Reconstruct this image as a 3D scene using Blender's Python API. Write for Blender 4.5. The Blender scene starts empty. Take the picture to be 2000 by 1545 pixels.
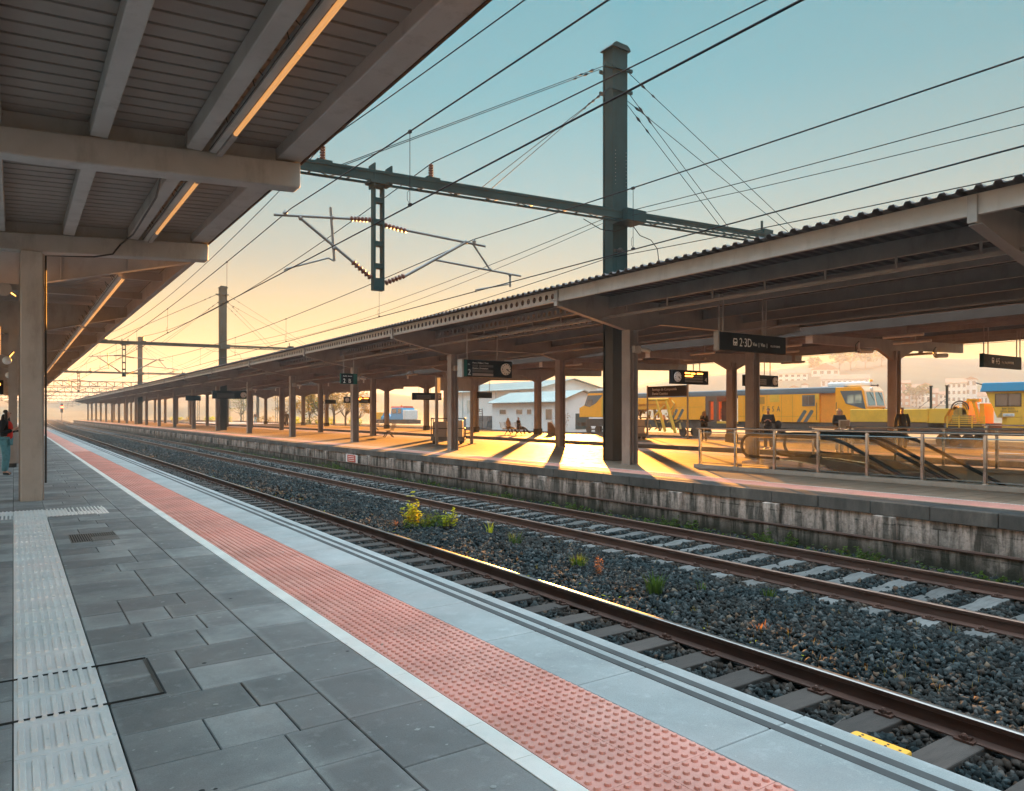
import bpy, math, random
import numpy as np
from mathutils import Vector, Matrix
random.seed(11); RNG = np.random.default_rng(5)
SC = bpy.context.scene
COL = SC.collection
PI = math.pi; R = math.radians
TH = math.atan(974/1430.0)

# ------------------------------------------------------------------ camera
cd = bpy.data.cameras.new('camera'); cam = bpy.data.objects.new('camera', cd); COL.objects.link(cam)
cam.location = (0, 0, 1.5); cam.rotation_euler = (R(90), 0, -TH)
cd.sensor_fit = 'HORIZONTAL'; cd.sensor_width = 36; cd.lens = 36*1430/2000.0
cd.shift_y = 36.5/2000.0; cd.clip_start = 0.05; cd.clip_end = 20000
SC.camera = cam

# ------------------------------------------------------------------ sky, sun, exposure
SUN_AZ = R(39.1); SUN_EL = R(6.0)
W = bpy.data.worlds.new('World'); SC.world = W; W.use_nodes = True
nt = W.node_tree; nt.nodes.clear()
out = nt.nodes.new('ShaderNodeOutputWorld'); bg = nt.nodes.new('ShaderNodeBackground')
sky = nt.nodes.new('ShaderNodeTexSky'); sky.sky_type = 'NISHITA'; sky.sun_disc = False
sky.sun_elevation = SUN_EL; sky.sun_rotation = SUN_AZ
sky.air_density = 1.0; sky.dust_density = 1.2; sky.ozone_density = 1.6; sky.altitude = 200
# the physical sky is far brighter towards the low sun than a photograph can hold: compress its brightness, keep its
# direction, and colour it by height (amber at the horizon, teal above it, the unseen zenith brightened as added fill light)
def wn(k, **kw):
    n = nt.nodes.new(k)
    for a_, b_ in kw.items(): setattr(n, a_, b_)
    return n
lum = wn('ShaderNodeRGBToBW'); nt.links.new(sky.outputs[0], lum.inputs[0])
ml = wn('ShaderNodeMath', operation='MULTIPLY'); nt.links.new(lum.outputs[0], ml.inputs[0]); ml.inputs[1].default_value = 0.10
ad = wn('ShaderNodeMath', operation='ADD'); nt.links.new(ml.outputs[0], ad.inputs[0]); ad.inputs[1].default_value = 0.22
dv = wn('ShaderNodeMath', operation='DIVIDE'); nt.links.new(ml.outputs[0], dv.inputs[0]); nt.links.new(ad.outputs[0], dv.inputs[1])
pw = wn('ShaderNodeMath', operation='POWER'); nt.links.new(dv.outputs[0], pw.inputs[0]); pw.inputs[1].default_value = 0.5
tc = wn('ShaderNodeTexCoord'); sxyz = wn('ShaderNodeSeparateXYZ'); nt.links.new(tc.outputs['Generated'], sxyz.inputs[0])
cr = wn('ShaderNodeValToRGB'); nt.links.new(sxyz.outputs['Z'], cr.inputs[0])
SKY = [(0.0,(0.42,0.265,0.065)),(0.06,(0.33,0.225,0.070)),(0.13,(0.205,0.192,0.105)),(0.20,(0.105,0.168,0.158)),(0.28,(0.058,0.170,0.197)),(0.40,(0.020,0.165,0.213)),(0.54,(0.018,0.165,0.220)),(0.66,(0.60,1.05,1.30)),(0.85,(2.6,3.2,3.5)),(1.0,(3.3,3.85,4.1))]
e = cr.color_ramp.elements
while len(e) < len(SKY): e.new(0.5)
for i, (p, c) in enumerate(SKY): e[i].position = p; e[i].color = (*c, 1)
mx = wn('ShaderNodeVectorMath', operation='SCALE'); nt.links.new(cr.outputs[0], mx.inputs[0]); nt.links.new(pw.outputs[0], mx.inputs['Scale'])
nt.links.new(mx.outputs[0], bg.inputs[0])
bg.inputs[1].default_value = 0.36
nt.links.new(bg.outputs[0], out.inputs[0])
sd = bpy.data.lights.new('sun', 'SUN'); sd.energy = 4.0; sd.angle = R(0.5); sd.color = (1.0, 0.395, 0.065)
sun = bpy.data.objects.new('sun', sd); COL.objects.link(sun)
sv = Vector((math.sin(SUN_AZ)*math.cos(SUN_EL), math.cos(SUN_AZ)*math.cos(SUN_EL), math.sin(SUN_EL)))
sun.rotation_euler = sv.to_track_quat('Z', 'Y').to_euler()
SC.view_settings.view_transform = 'Standard'; SC.view_settings.look = 'None'
SC.view_settings.gamma = 1.0; SC.view_settings.use_curve_mapping = False
SC.view_settings.exposure = 3.15
SC.cycles.use_denoising = True
SC.cycles.max_bounces = 8; SC.cycles.diffuse_bounces = 4; SC.cycles.glossy_bounces = 3
SC.cycles.transmission_bounces = 8; SC.cycles.transparent_max_bounces = 24; SC.cycles.volume_bounces = 0
SC.cycles.caustics_reflective = False; SC.cycles.caustics_refractive = False
SC.cycles.sample_clamp_indirect = 6

# ------------------------------------------------------------------ helpers
def bend(y):
    return 0.0 if y < 130 else 0.026*((y-130)**2)/((y-130)+60)

def base_of(o):
    v = Vector((0, 0, 0))
    while o is not None:
        v += o.location; o = o.parent
    return v

def tag(o, label=None, cat=None, group=None, kind=None):
    if label: o['label'] = label
    if cat: o['category'] = cat
    if group: o['group'] = group
    if kind: o['kind'] = kind
    return o

def thing(name, label, cat, loc=(0, 0, 0), rz=0, group=None):
    o = bpy.data.objects.new(name, None); COL.objects.link(o)
    o.empty_display_size = 0.2
    o.location = loc; o.rotation_euler = (0, 0, rz)
    return tag(o, label, cat, group)

def dup(o, parent=None, loc=None, label=None, rz=None, top=True):
    c = o.copy(); COL.objects.link(c); c.parent = parent
    for ch in list(o.children): dup(ch, c)
    if loc is not None: c.location = loc
    if rz is not None: c.rotation_euler = (0, 0, rz)
    if label: c['label'] = label
    return c

class MB:
    def __init__(s): s.v = []; s.f = []; s.c = None
    def add(s, vs, fs):
        n = len(s.v); s.v += [tuple(p) for p in vs]; s.f += [tuple(i+n for i in f) for f in fs]; return s
    def box(s, x0, x1, y0, y1, z0, z1):
        return s.add([(x0,y0,z0),(x1,y0,z0),(x1,y1,z0),(x0,y1,z0),(x0,y0,z1),(x1,y0,z1),(x1,y1,z1),(x0,y1,z1)],
                     [(0,3,2,1),(4,5,6,7),(0,1,5,4),(1,2,6,5),(2,3,7,6),(3,0,4,7)])
    def bar(s, p, q, w, h, up=(0,0,1)):
        p = Vector(p); q = Vector(q); d = (q-p).normalized(); u = Vector(up)
        if abs(d.dot(u)) > 0.99: u = Vector((1,0,0))
        a = d.cross(u).normalized(); b = a.cross(d)
        vs = []
        for e in (p, q):
            for i, j in ((-1,-1),(1,-1),(1,1),(-1,1)): vs.append(e + a*(i*w/2) + b*(j*h/2))
        return s.add(vs, [(0,1,2,3),(7,6,5,4),(0,4,5,1),(1,5,6,2),(2,6,7,3),(3,7,4,0)])
    def path(s, pts, r, n=8, cap=True):
        pts = [Vector(p) for p in pts]; m = len(pts); rs = r if isinstance(r, (list, tuple)) else [r]*m
        vs = []; prev = None
        for i, p in enumerate(pts):
            d = (pts[min(i+1,m-1)] - pts[max(i-1,0)]).normalized()
            if prev is None:
                u = Vector((0,0,1)) if abs(d.z) < 0.95 else Vector((1,0,0))
                a = d.cross(u).normalized()
            else:
                a = (prev - d*prev.dot(d)).normalized()
            prev = a; b = a.cross(d)
            for k in range(n):
                t = 2*PI*k/n; vs.append(p + (a*math.cos(t) + b*math.sin(t))*rs[i])
        fs = [(i*n+k, (i+1)*n+k, (i+1)*n+(k+1)%n, i*n+(k+1)%n) for i in range(m-1) for k in range(n)]
        if cap: fs += [tuple(range(n)), tuple(reversed(range((m-1)*n, m*n)))]
        return s.add(vs, fs)
    def tube(s, p, q, r, n=10, r2=None): return s.path([p, q], [r, r if r2 is None else r2], n)
    def prism(s, poly, axis, a0, a1):
        """poly: list of 2D points; axis 'x': poly=(y,z); 'y': poly=(x,z); 'z': poly=(x,y)."""
        n = len(poly)
        def P(p, a): return {'x': (a, p[0], p[1]), 'y': (p[0], a, p[1]), 'z': (p[0], p[1], a)}[axis]
        vs = [P(p, a0) for p in poly] + [P(p, a1) for p in poly]
        fs = [tuple(range(n)), tuple(reversed(range(n, 2*n)))] + [(i, i+n, (i+1)%n+n, (i+1)%n) for i in range(n)]
        return s.add(vs, fs)
    def lathe(s, c, prof, n=16, axis='z'):
        vs = []; fs = []
        for r, h in prof:
            for k in range(n):
                t = 2*PI*k/n; x, y = r*math.cos(t), r*math.sin(t)
                vs.append({'z': (c[0]+x, c[1]+y, c[2]+h), 'y': (c[0]+x, c[1]+h, c[2]+y), 'x': (c[0]+h, c[1]+x, c[2]+y)}[axis])
        m = len(prof)
        fs = [(i*n+k, i*n+(k+1)%n, (i+1)*n+(k+1)%n, (i+1)*n+k) for i in range(m-1) for k in range(n)]
        fs += [tuple(reversed(range(n))), tuple(range((m-1)*n, m*n))]
        return s.add(vs, fs)
    def sphere(s, c, r, nu=10, nv=6, sc=(1,1,1)):
        prof = []
        vs = []; fs = []
        for i in range(nv+1):
            a = -PI/2 + PI*i/nv
            for k in range(nu):
                t = 2*PI*k/nu
                vs.append((c[0]+r*sc[0]*math.cos(a)*math.cos(t), c[1]+r*sc[1]*math.cos(a)*math.sin(t), c[2]+r*sc[2]*math.sin(a)))
        fs = [(i*nu+k, i*nu+(k+1)%nu, (i+1)*nu+(k+1)%nu, (i+1)*nu+k) for i in range(nv) for k in range(nu)]
        return s.add(vs, fs)
    def build(s, name, mat, parent=None, smooth=False, bevel=0, colors=None, kind=None):
        me = bpy.data.meshes.new(name); o = base_of(parent)
        vs = np.array(s.v, dtype=np.float64) - np.array(o[:]) if len(s.v) else np.zeros((0,3))
        me.from_pydata(vs.tolist(), [], s.f)
        fix_normals(me)
        if mat: me.materials.append(mat)
        if colors is not None:
            at = me.attributes.new('tint', 'FLOAT', 'FACE'); at.data.foreach_set('value', np.asarray(colors, dtype=np.float32))
        ob = bpy.data.objects.new(name, me); COL.objects.link(ob); ob.parent = parent
        if smooth:
            me.shade_smooth(); me.set_sharp_from_angle(angle=R(38))
        if bevel:
            m = ob.modifiers.new('bevel', 'BEVEL'); m.width = bevel; m.segments = 2; m.limit_method = 'ANGLE'; m.angle_limit = R(50)
        if kind: ob['kind'] = kind
        return ob

import bmesh
def fix_normals(me):
    bm = bmesh.new(); bm.from_mesh(me); bmesh.ops.recalc_face_normals(bm, faces=bm.faces); bm.to_mesh(me); bm.free()

# ------------------------------------------------------------------ materials
def N(t, kind, **kw):
    n = t.nodes.new(kind)
    for k, v in kw.items():
        if k in n.inputs: n.inputs[k].default_value = v
        else: setattr(n, k, v)
    return n
def L(t, a, b): t.links.new(a, b)
def ramp(t, fac, stops):
    n = t.nodes.new('ShaderNodeValToRGB'); e = n.color_ramp.elements
    while len(e) < len(stops): e.new(0.5)
    for i, (p, c) in enumerate(stops):
        e[i].position = p; e[i].color = (*c, 1) if len(c) == 3 else c
    L(t, fac, n.inputs[0]); return n.outputs[0]
def mix(t, fac, a, b, mode='MIX'):
    n = t.nodes.new('ShaderNodeMix'); n.data_type = 'RGBA'; n.blend_type = mode
    for s, v in ((0, fac), (6, a), (7, b)):
        if hasattr(v, 'is_output'): L(t, v, n.inputs[s])
        else: n.inputs[s].default_value = v if s == 0 else ((*v, 1) if len(v) == 3 else v)
    return n.outputs[2]
def pos(t, scale=(1,1,1)):
    g = t.nodes.new('ShaderNodeNewGeometry'); m = N(t, 'ShaderNodeMapping'); m.inputs['Scale'].default_value = scale
    L(t, g.outputs['Position'], m.inputs[0]); return m.outputs[0]
def noise(t, scale, detail=5, rough=0.6, vec=None, dist=0):
    n = N(t, 'ShaderNodeTexNoise', Scale=scale, Detail=detail, Roughness=rough, Distortion=dist)
    L(t, vec if vec is not None else pos(t), n.inputs['Vector']); return n.outputs['Fac']
def new_mat(name):
    m = bpy.data.materials.new(name); m.use_nodes = True; t = m.node_tree; b = t.nodes['Principled BSDF']
    return m, t, b
def paint(name, col, rough=0.55, metal=0.0, var=0.18, scale=2.5, dirt=0.0, dirtcol=(0.06,0.05,0.04), bump=0.0, spec=0.5, bscale=120, streak=False):
    m, t, b = new_mat(name)
    v = pos(t, (1,1,0.25)) if streak else pos(t)
    n1 = noise(t, scale, 6, 0.62, v)
    lo = tuple(c*(1-var) for c in col); hi = tuple(min(1, c*(1+var)) for c in col)
    c = ramp(t, n1, [(0.3, lo), (0.7, hi)])
    if dirt:
        n2 = noise(t, scale*2.3, 8, 0.7, pos(t, (1,1,0.3)))
        f = ramp(t, n2, [(0.52, (0,0,0)), (0.75, (dirt,)*3)])
        c = mix(t, f, c, dirtcol)
    L(t, c, b.inputs['Base Color'])
    r = ramp(t, noise(t, scale*4, 4), [(0.3, (rough*0.85,)*3), (0.7, (min(1,rough*1.15),)*3)])
    L(t, r, b.inputs['Roughness'])
    b.inputs['Metallic'].default_value = metal; b.inputs['Specular IOR Level'].default_value = spec
    if bump:
        bp = N(t, 'ShaderNodeBump', Strength=bump, Distance=0.01); L(t, noise(t, bscale, 3), bp.inputs['Height']); L(t, bp.outputs[0], b.inputs['Normal'])
    return m
def emit(name, col, s):
    m, t, b = new_mat(name); b.inputs['Base Color'].default_value = (*[c*0.5 for c in col], 1)
    b.inputs['Emission Color'].default_value = (*col, 1); b.inputs['Emission Strength'].default_value = s; return m
def glass(name, tint=(0.97,0.98,0.96), dirt=0.12, rough=0.02):
    m, t, b = new_mat(name); t.nodes.remove(b)
    tr = N(t, 'ShaderNodeBsdfTransparent'); tr.inputs[0].default_value = (*tint, 1)
    gl = N(t, 'ShaderNodeBsdfGlossy', Roughness=rough)
    df = N(t, 'ShaderNodeBsdfTranslucent'); df.inputs[0].default_value = (0.75,0.72,0.6,1)
    fr = N(t, 'ShaderNodeFresnel', IOR=1.28)
    m1 = N(t, 'ShaderNodeMixShader'); L(t, fr.outputs[0], m1.inputs[0]); L(t, tr.outputs[0], m1.inputs[1]); L(t, gl.outputs[0], m1.inputs[2])
    m2 = N(t, 'ShaderNodeMixShader')
    f = ramp(t, noise(t, 2.2, 6, 0.65, pos(t,(1,1,0.6))), [(0.35,(dirt*0.4,)*3),(0.75,(dirt*1.6,)*3)])
    L(t, f, m2.inputs[0]); L(t, m1.outputs[0], m2.inputs[1]); L(t, df.outputs[0], m2.inputs[2])
    L(t, m2.outputs[0], t.nodes['Material Output'].inputs[0]); return m

M = {}
M['taupe'] = paint('taupe_paint', (0.45,0.425,0.40), 0.5, 0, 0.14, 1.2, 0.5, (0.16,0.13,0.11), 0.05)
M['taupe2'] = paint('taupe_steel', (0.35,0.305,0.28), 0.5, 0, 0.15, 1.4, 0.4, (0.14,0.11,0.09), 0.05)
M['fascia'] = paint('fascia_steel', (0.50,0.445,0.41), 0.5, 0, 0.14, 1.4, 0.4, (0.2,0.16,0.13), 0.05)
M['shadedsteel'] = paint('shaded_fascia', (0.10,0.082,0.072), 0.7, 0, 0.15, 1.4, spec=0.08)
M['soffit'] = paint('soffit_sheet', (0.27,0.235,0.21), 0.6, 0, 0.14, 0.9, 0.3, (0.12,0.10,0.09))
M['deck'] = paint('roof_deck', (0.075,0.062,0.065), 0.55, 0, 0.2, 1.0, 0.3, (0.08,0.06,0.05))
M['mast'] = paint('mast_green', (0.012,0.040,0.045), 0.55, 0.0, 0.2, 1.5, 0.35, (0.015,0.028,0.03), spec=0.12)
M['black'] = paint('black_paint', (0.012,0.014,0.016), 0.4, 0, 0.2)
M['rubber'] = paint('rubber', (0.015,0.015,0.016), 0.35, 0, 0.2)
M['sign'] = paint('sign_dark', (0.008,0.010,0.014), 0.5, 0, 0.15, spec=0.12)
M['signgreen'] = paint('sign_green', (0.01,0.10,0.08), 0.5, 0, 0.15, spec=0.15)
M['signbrown'] = paint('sign_brown', (0.035,0.022,0.024), 0.5, 0, 0.15, spec=0.15)
M['letter'] = paint('letter_white', (0.88,0.86,0.83), 0.5, 0, 0.05)
M['letterdark'] = paint('letter_dark', (0.03,0.035,0.05), 0.5, 0, 0.05)
M['screen'] = paint('screen_grey', (0.10,0.09,0.09), 0.3, 0, 0.1)
M['amber'] = emit('amber_led', (1.0,0.28,0.03), 1.5)
M['redlamp'] = emit('red_lamp', (1.0,0.05,0.02), 4.0)
M['clock'] = paint('clock_face', (0.75,0.75,0.74), 0.3, 0, 0.04)
M['insul'] = paint('insulator_brown', (0.13,0.045,0.03), 0.3, 0, 0.25)
M['wire'] = paint('wire', (0.012,0.014,0.02), 0.7, 0.0, 0.2, spec=0.15)
M['alu'] = paint('galvanised', (0.16,0.16,0.16), 0.45, 0.5, 0.2)
M['steel'] = paint('stainless', (0.55,0.55,0.54), 0.15, 1.0, 0.12, 6)
M['glass'] = glass('balustrade_glass', (0.985,0.99,0.975), 0.028)
M['win'] = paint('window_glass', (0.03,0.05,0.055), 0.08, 0, 0.2, spec=0.8)
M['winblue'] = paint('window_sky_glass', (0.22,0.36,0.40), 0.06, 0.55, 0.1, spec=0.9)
M['yellow'] = paint('machine_yellow', (0.95,0.36,0.012), 0.42, 0, 0.07, 0.7, 0.22, (0.40,0.18,0.03))
M['yellow2'] = paint('machine_ochre', (0.76,0.41,0.04), 0.5, 0, 0.12, 0.9, 0.4, (0.28,0.16,0.05))
M['orange'] = paint('door_orange', (0.85,0.27,0.02), 0.45, 0, 0.06)
M['peach'] = paint('cab_front', (0.75,0.45,0.28), 0.45, 0, 0.06)
M['slate'] = paint('machine_slate', (0.07,0.105,0.13), 0.4, 0, 0.1, 0.8, 0.2)
M['blueroof'] = paint('cab_blue', (0.01,0.30,0.55), 0.45, 0, 0.06)
M['under'] = paint('underframe', (0.05,0.042,0.038), 0.7, 0.1, 0.3, 3)
M['mach'] = paint('machinery', (0.36,0.22,0.05), 0.55, 0, 0.35, 2, 0.6, (0.06,0.05,0.04))
M['render'] = paint('white_render', (0.72,0.72,0.72), 0.8, 0, 0.08, 0.4, 0.2, (0.4,0.38,0.36))
M['roofmetal'] = paint('roof_metal', (0.42,0.50,0.50), 0.4, 0.2, 0.1, 0.5)
M['concgrey'] = paint('concrete_grey', (0.42,0.42,0.42), 0.85, 0, 0.15, 1.5, 0.4, (0.2,0.19,0.18), 0.2)
M['creamwall'] = paint('cream_wall', (0.78,0.74,0.66), 0.8, 0, 0.06, 0.2)
M['brick'] = paint('brick_wall', (0.45,0.22,0.16), 0.85, 0, 0.12, 0.4)
M['tile'] = paint('roof_tile', (0.30,0.16,0.11), 0.85, 0, 0.2, 0.5)
M['wood'] = paint('bench_wood', (0.22,0.14,0.09), 0.6, 0, 0.2, 4)
M['skin'] = paint('skin', (0.55,0.32,0.24), 0.55, 0, 0.06, 8)
M['hairdark'] = paint('hair_dark', (0.018,0.012,0.010), 0.5, 0, 0.3, 30)
M['hairblond'] = paint('hair_blond', (0.48,0.28,0.12), 0.5, 0, 0.25, 30)
M['hairgrey'] = paint('hair_grey', (0.45,0.40,0.34), 0.6, 0, 0.2, 30)
M['cloth_black'] = paint('cloth_black', (0.012,0.014,0.018), 0.85, 0, 0.3, 12)
M['cloth_navy'] = paint('cloth_navy', (0.02,0.026,0.04), 0.85, 0, 0.3, 12)
M['cloth_red'] = paint('cloth_red', (0.55,0.02,0.01), 0.8, 0, 0.15, 12)
M['denim'] = paint('denim', (0.10,0.27,0.33), 0.85, 0, 0.25, 14)
M['cloth_beige'] = paint('cloth_beige', (0.45,0.37,0.30), 0.85, 0, 0.2, 12)
M['cloth_brown'] = paint('cloth_brown', (0.10,0.06,0.045), 0.85, 0, 0.2, 12)
M['white'] = paint('white_plastic', (0.75,0.74,0.73), 0.45, 0, 0.06)
M['red'] = paint('red_panel', (0.50,0.05,0.03), 0.5, 0, 0.12, 6)
M['lampcover'] = paint('lamp_cover', (0.62,0.58,0.52), 0.4, 0, 0.08)
M['dirt'] = paint('dark_joint', (0.035,0.037,0.04), 0.95, 0, 0.3, 4)

def m_paver(name, base, edge, rough=0.62, spec=0.35):
    m, t, b = new_mat(name)
    a = N(t, 'ShaderNodeAttribute'); a.attribute_name = 'tint'
    n1 = noise(t, 1.6, 8, 0.65); n2 = noise(t, 9, 6, 0.7); n3 = noise(t, 140, 3, 0.6)
    c = mix(t, a.outputs['Fac'], base, edge)
    c = mix(t, ramp(t, n1, [(0.32,(0,0,0)),(0.72,(0.7,)*3)]), c, tuple(x*0.62 for x in base))
    c = mix(t, ramp(t, n2, [(0.55,(0,0,0)),(0.8,(0.35,)*3)]), c, tuple(min(1,x*1.5) for x in edge))
    c = mix(t, 0.25, c, ramp(t, n3, [(0.3,(0.25,)*3),(0.7,(0.75,)*3)]), 'OVERLAY')
    c = mix(t, ramp(t, noise(t, 0.9, 4), [(0.42,(0,0,0)),(0.68,(0.5,)*3)]), c, tuple(x*y for x, y in zip(base, (1.12,0.93,0.90))))
    sp = ramp(t, noise(t, 22, 2, 0.5), [(0.715,(0,0,0)),(0.73,(0.55,)*3)])
    c = mix(t, sp, c, (0.55,0.56,0.56))
    L(t, c, b.inputs['Base Color'])
    L(t, ramp(t, n1, [(0.3,(rough*0.75,)*3),(0.75,(rough*1.2,)*3)]), b.inputs['Roughness'])
    b.inputs['Specular IOR Level'].default_value = spec
    bp = N(t, 'ShaderNodeBump', Strength=0.25, Distance=0.004); L(t, n3, bp.inputs['Height']); L(t, bp.outputs[0], b.inputs['Normal'])
    return m
M['paver'] = m_paver('paver', (0.215,0.220,0.225), (0.44,0.45,0.455))
M['edgeslab'] = m_paver('edge_slab', (0.36,0.40,0.415), (0.48,0.52,0.54))
M['tactred'] = m_paver('tactile_red', (0.78,0.37,0.31), (0.90,0.49,0.42), 0.6)
M['tactwhite'] = m_paver('tactile_white', (0.92,0.93,0.93), (0.98,0.98,0.98), 0.40, 0.5)
M['whiteline'] = m_paver('white_line', (0.93,0.935,0.90), (0.97,0.97,0.94), 0.5)
M['groove'] = paint('groove', (0.075,0.08,0.085), 0.9, 0, 0.25, 6)

def m_plat2():
    m, t, b = new_mat('island_paving')
    p = pos(t)
    br = N(t, 'ShaderNodeTexBrick', Scale=1.0); br.offset = 0.5
    br.inputs['Color1'].default_value = (0.40,0.285,0.21,1); br.inputs['Color2'].default_value = (0.50,0.37,0.285,1)
    br.inputs['Mortar'].default_value = (0.12,0.09,0.075,1); br.inputs['Mortar Size'].default_value = 0.008
    br.inputs['Brick Width'].default_value = 0.6; br.inputs['Row Height'].default_value = 0.4
    L(t, p, br.inputs['Vector'])
    c = mix(t, ramp(t, noise(t, 1.3, 8, 0.7), [(0.3,(0,0,0)),(0.8,(0.5,)*3)]), br.outputs['Color'], (0.29,0.21,0.16))
    L(t, c, b.inputs['Base Color'])
    L(t, ramp(t, noise(t, 2.5, 6, 0.7), [(0.3,(0.50,)*3),(0.75,(0.84,)*3)]), b.inputs['Roughness'])
    b.inputs['Specular IOR Level'].default_value = 0.16
    bp = N(t, 'ShaderNodeBump', Strength=0.35, Distance=0.006); L(t, noise(t, 60, 4), bp.inputs['Height']); L(t, bp.outputs[0], b.inputs['Normal'])
    return m
M['plat2'] = m_plat2()

def m_wall():
    m, t, b = new_mat('stained_wall')
    g = t.nodes.new('ShaderNodeNewGeometry'); sx = N(t, 'ShaderNodeSeparateXYZ'); L(t, g.outputs['Position'], sx.inputs[0])
    cb = N(t, 'ShaderNodeCombineXYZ'); L(t, sx.outputs['Y'], cb.inputs[0]); L(t, sx.outputs['Z'], cb.inputs[1])
    br = N(t, 'ShaderNodeTexBrick', Scale=1.0); br.offset = 0.5
    br.inputs['Color1'].default_value = (0.50,0.42,0.38,1); br.inputs['Color2'].default_value = (0.27,0.235,0.215,1)
    br.inputs['Mortar'].default_value = (0.10,0.085,0.075,1); br.inputs['Mortar Size'].default_value = 0.012
    br.inputs['Brick Width'].default_value = 0.62; br.inputs['Row Height'].default_value = 0.36
    br.inputs['Bias'].default_value = 0.0
    L(t, cb.outputs[0], br.inputs['Vector'])
    c = br.outputs['Color']
    # pale lime runs under the coping, dark damp runs, moss on the lower courses
    up = N(t, 'ShaderNodeMapRange'); L(t, sx.outputs['Z'], up.inputs[0]); up.inputs[1].default_value = -0.95; up.inputs[2].default_value = -0.25
    def gate(fac, w):
        m_ = N(t, 'ShaderNodeMath', operation='MULTIPLY'); L(t, fac, m_.inputs[0]); L(t, w, m_.inputs[1]); return m_.outputs[0]
    inv = N(t, 'ShaderNodeMath', operation='SUBTRACT'); inv.inputs[0].default_value = 1.15; L(t, up.outputs[0], inv.inputs[1])
    c = mix(t, ramp(t, noise(t, 2.2, 7, 0.7, pos(t,(1.3,1.3,0.35)), 0.4), [(0.40,(0,0,0)),(0.56,(0.9,)*3)]), c, (0.060,0.050,0.042))
    c = mix(t, gate(ramp(t, noise(t, 0.75, 7, 0.72), [(0.33,(0,0,0)),(0.46,(1,1,1))]), inv.outputs[0]), c, (0.020,0.021,0.013))
    c = mix(t, gate(ramp(t, noise(t, 5.0, 6, 0.65, pos(t,(1,1,0.12))), [(0.44,(0,0,0)),(0.60,(0.95,)*3)]), up.outputs[0]), c, (0.66,0.53,0.47))
    c = mix(t, ramp(t, noise(t, 14, 5, 0.7), [(0.45,(0,0,0)),(0.68,(0.55,)*3)]), c, (0.05,0.043,0.037))
    L(t, c, b.inputs['Base Color']); b.inputs['Roughness'].default_value = 0.9; b.inputs['Specular IOR Level'].default_value = 0.2
    ad = N(t, 'ShaderNodeMath', operation='ADD'); L(t, noise(t, 18, 6, 0.7), ad.inputs[0]); L(t, br.outputs['Fac'], ad.inputs[1])
    bp = N(t, 'ShaderNodeBump', Strength=0.6, Distance=0.02, invert=False); L(t, noise(t, 22, 6, 0.7), bp.inputs['Height']); L(t, bp.outputs[0], b.inputs['Normal'])
    return m
M['wall'] = m_wall()
def m_coping():
    m, t, b = new_mat('coping_concrete')
    c = ramp(t, noise(t, 1.1, 8, 0.7, pos(t,(1,1,0.35))), [(0.3,(0.030,0.029,0.028)),(0.55,(0.090,0.081,0.074)),(0.8,(0.22,0.19,0.165))])
    c = mix(t, ramp(t, noise(t, 10, 6, 0.7, pos(t,(1,1,0.4))), [(0.5,(0,0,0)),(0.75,(0.6,)*3)]), c, (0.035,0.034,0.034))
    L(t, c, b.inputs['Base Color']); b.inputs['Roughness'].default_value = 0.85
    bp = N(t, 'ShaderNodeBump', Strength=0.4, Distance=0.01); L(t, noise(t, 40, 5), bp.inputs['Height']); L(t, bp.outputs[0], b.inputs['Normal'])
    return m
M['coping'] = m_coping()
def m_stone():
    m, t, b = new_mat('ballast_stone')
    a = N(t, 'ShaderNodeAttribute'); a.attribute_name = 'tint'
    c = ramp(t, a.outputs['Fac'], [(0.0,(0.005,0.008,0.009)),(0.40,(0.012,0.019,0.022)),(0.80,(0.027,0.040,0.045)),(0.93,(0.07,0.08,0.084)),(0.97,(0.075,0.05,0.037)),(1.0,(0.13,0.105,0.08))])
    c = mix(t, ramp(t, noise(t, 0.8, 5), [(0.45,(0,0,0)),(0.75,(0.5,)*3)]), c, (0.055,0.042,0.034))
    g = t.nodes.new('ShaderNodeNewGeometry'); sx = N(t, 'ShaderNodeSeparateXYZ'); L(t, g.outputs['Position'], sx.inputs[0]); v = sx.outputs['X']
    for o_ in (7.495, 2.505, 0.92):                 # distance to the nearest of the four rails: rust and brake dust
        m1 = N(t, 'ShaderNodeMath', operation='SUBTRACT'); L(t, v, m1.inputs[0]); m1.inputs[1].default_value = o_
        m2 = N(t, 'ShaderNodeMath', operation='ABSOLUTE'); L(t, m1.outputs[0], m2.inputs[0]); v = m2.outputs[0]
    c = mix(t, ramp(t, v, [(0.05,(0.65,)*3),(0.42,(0,0,0))]), c, (0.060,0.040,0.030))
    L(t, c, b.inputs['Base Color']); b.inputs['Roughness'].default_value = 0.95; b.inputs['Specular IOR Level'].default_value = 0.12
    bp = N(t, 'ShaderNodeBump', Strength=0.35, Distance=0.004); L(t, noise(t, 90, 4), bp.inputs['Height']); L(t, bp.outputs[0], b.inputs['Normal'])
    return m
M['stone'] = m_stone()
def m_ballast():
    m, t, b = new_mat('ballast_bed')
    vo = N(t, 'ShaderNodeTexVoronoi', Scale=17.0); L(t, pos(t), vo.inputs['Vector'])
    c = ramp(t, vo.outputs['Color'], [(0.0,(0.005,0.006,0.007)),(0.6,(0.014,0.018,0.020)),(1.0,(0.035,0.038,0.040))])
    c = mix(t, ramp(t, noise(t, 0.6, 6, 0.65), [(0.45,(0,0,0)),(0.7,(0.6,)*3)]), c, (0.032,0.024,0.019))
    L(t, c, b.inputs['Base Color']); b.inputs['Roughness'].default_value = 0.95; b.inputs['Specular IOR Level'].default_value = 0.05
    bp = N(t, 'ShaderNodeBump', Strength=1.0, Distance=0.05); L(t, vo.outputs['Distance'], bp.inputs['Height']); L(t, bp.outputs[0], b.inputs['Normal'])
    return m
M['ballast'] = m_ballast()
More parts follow.
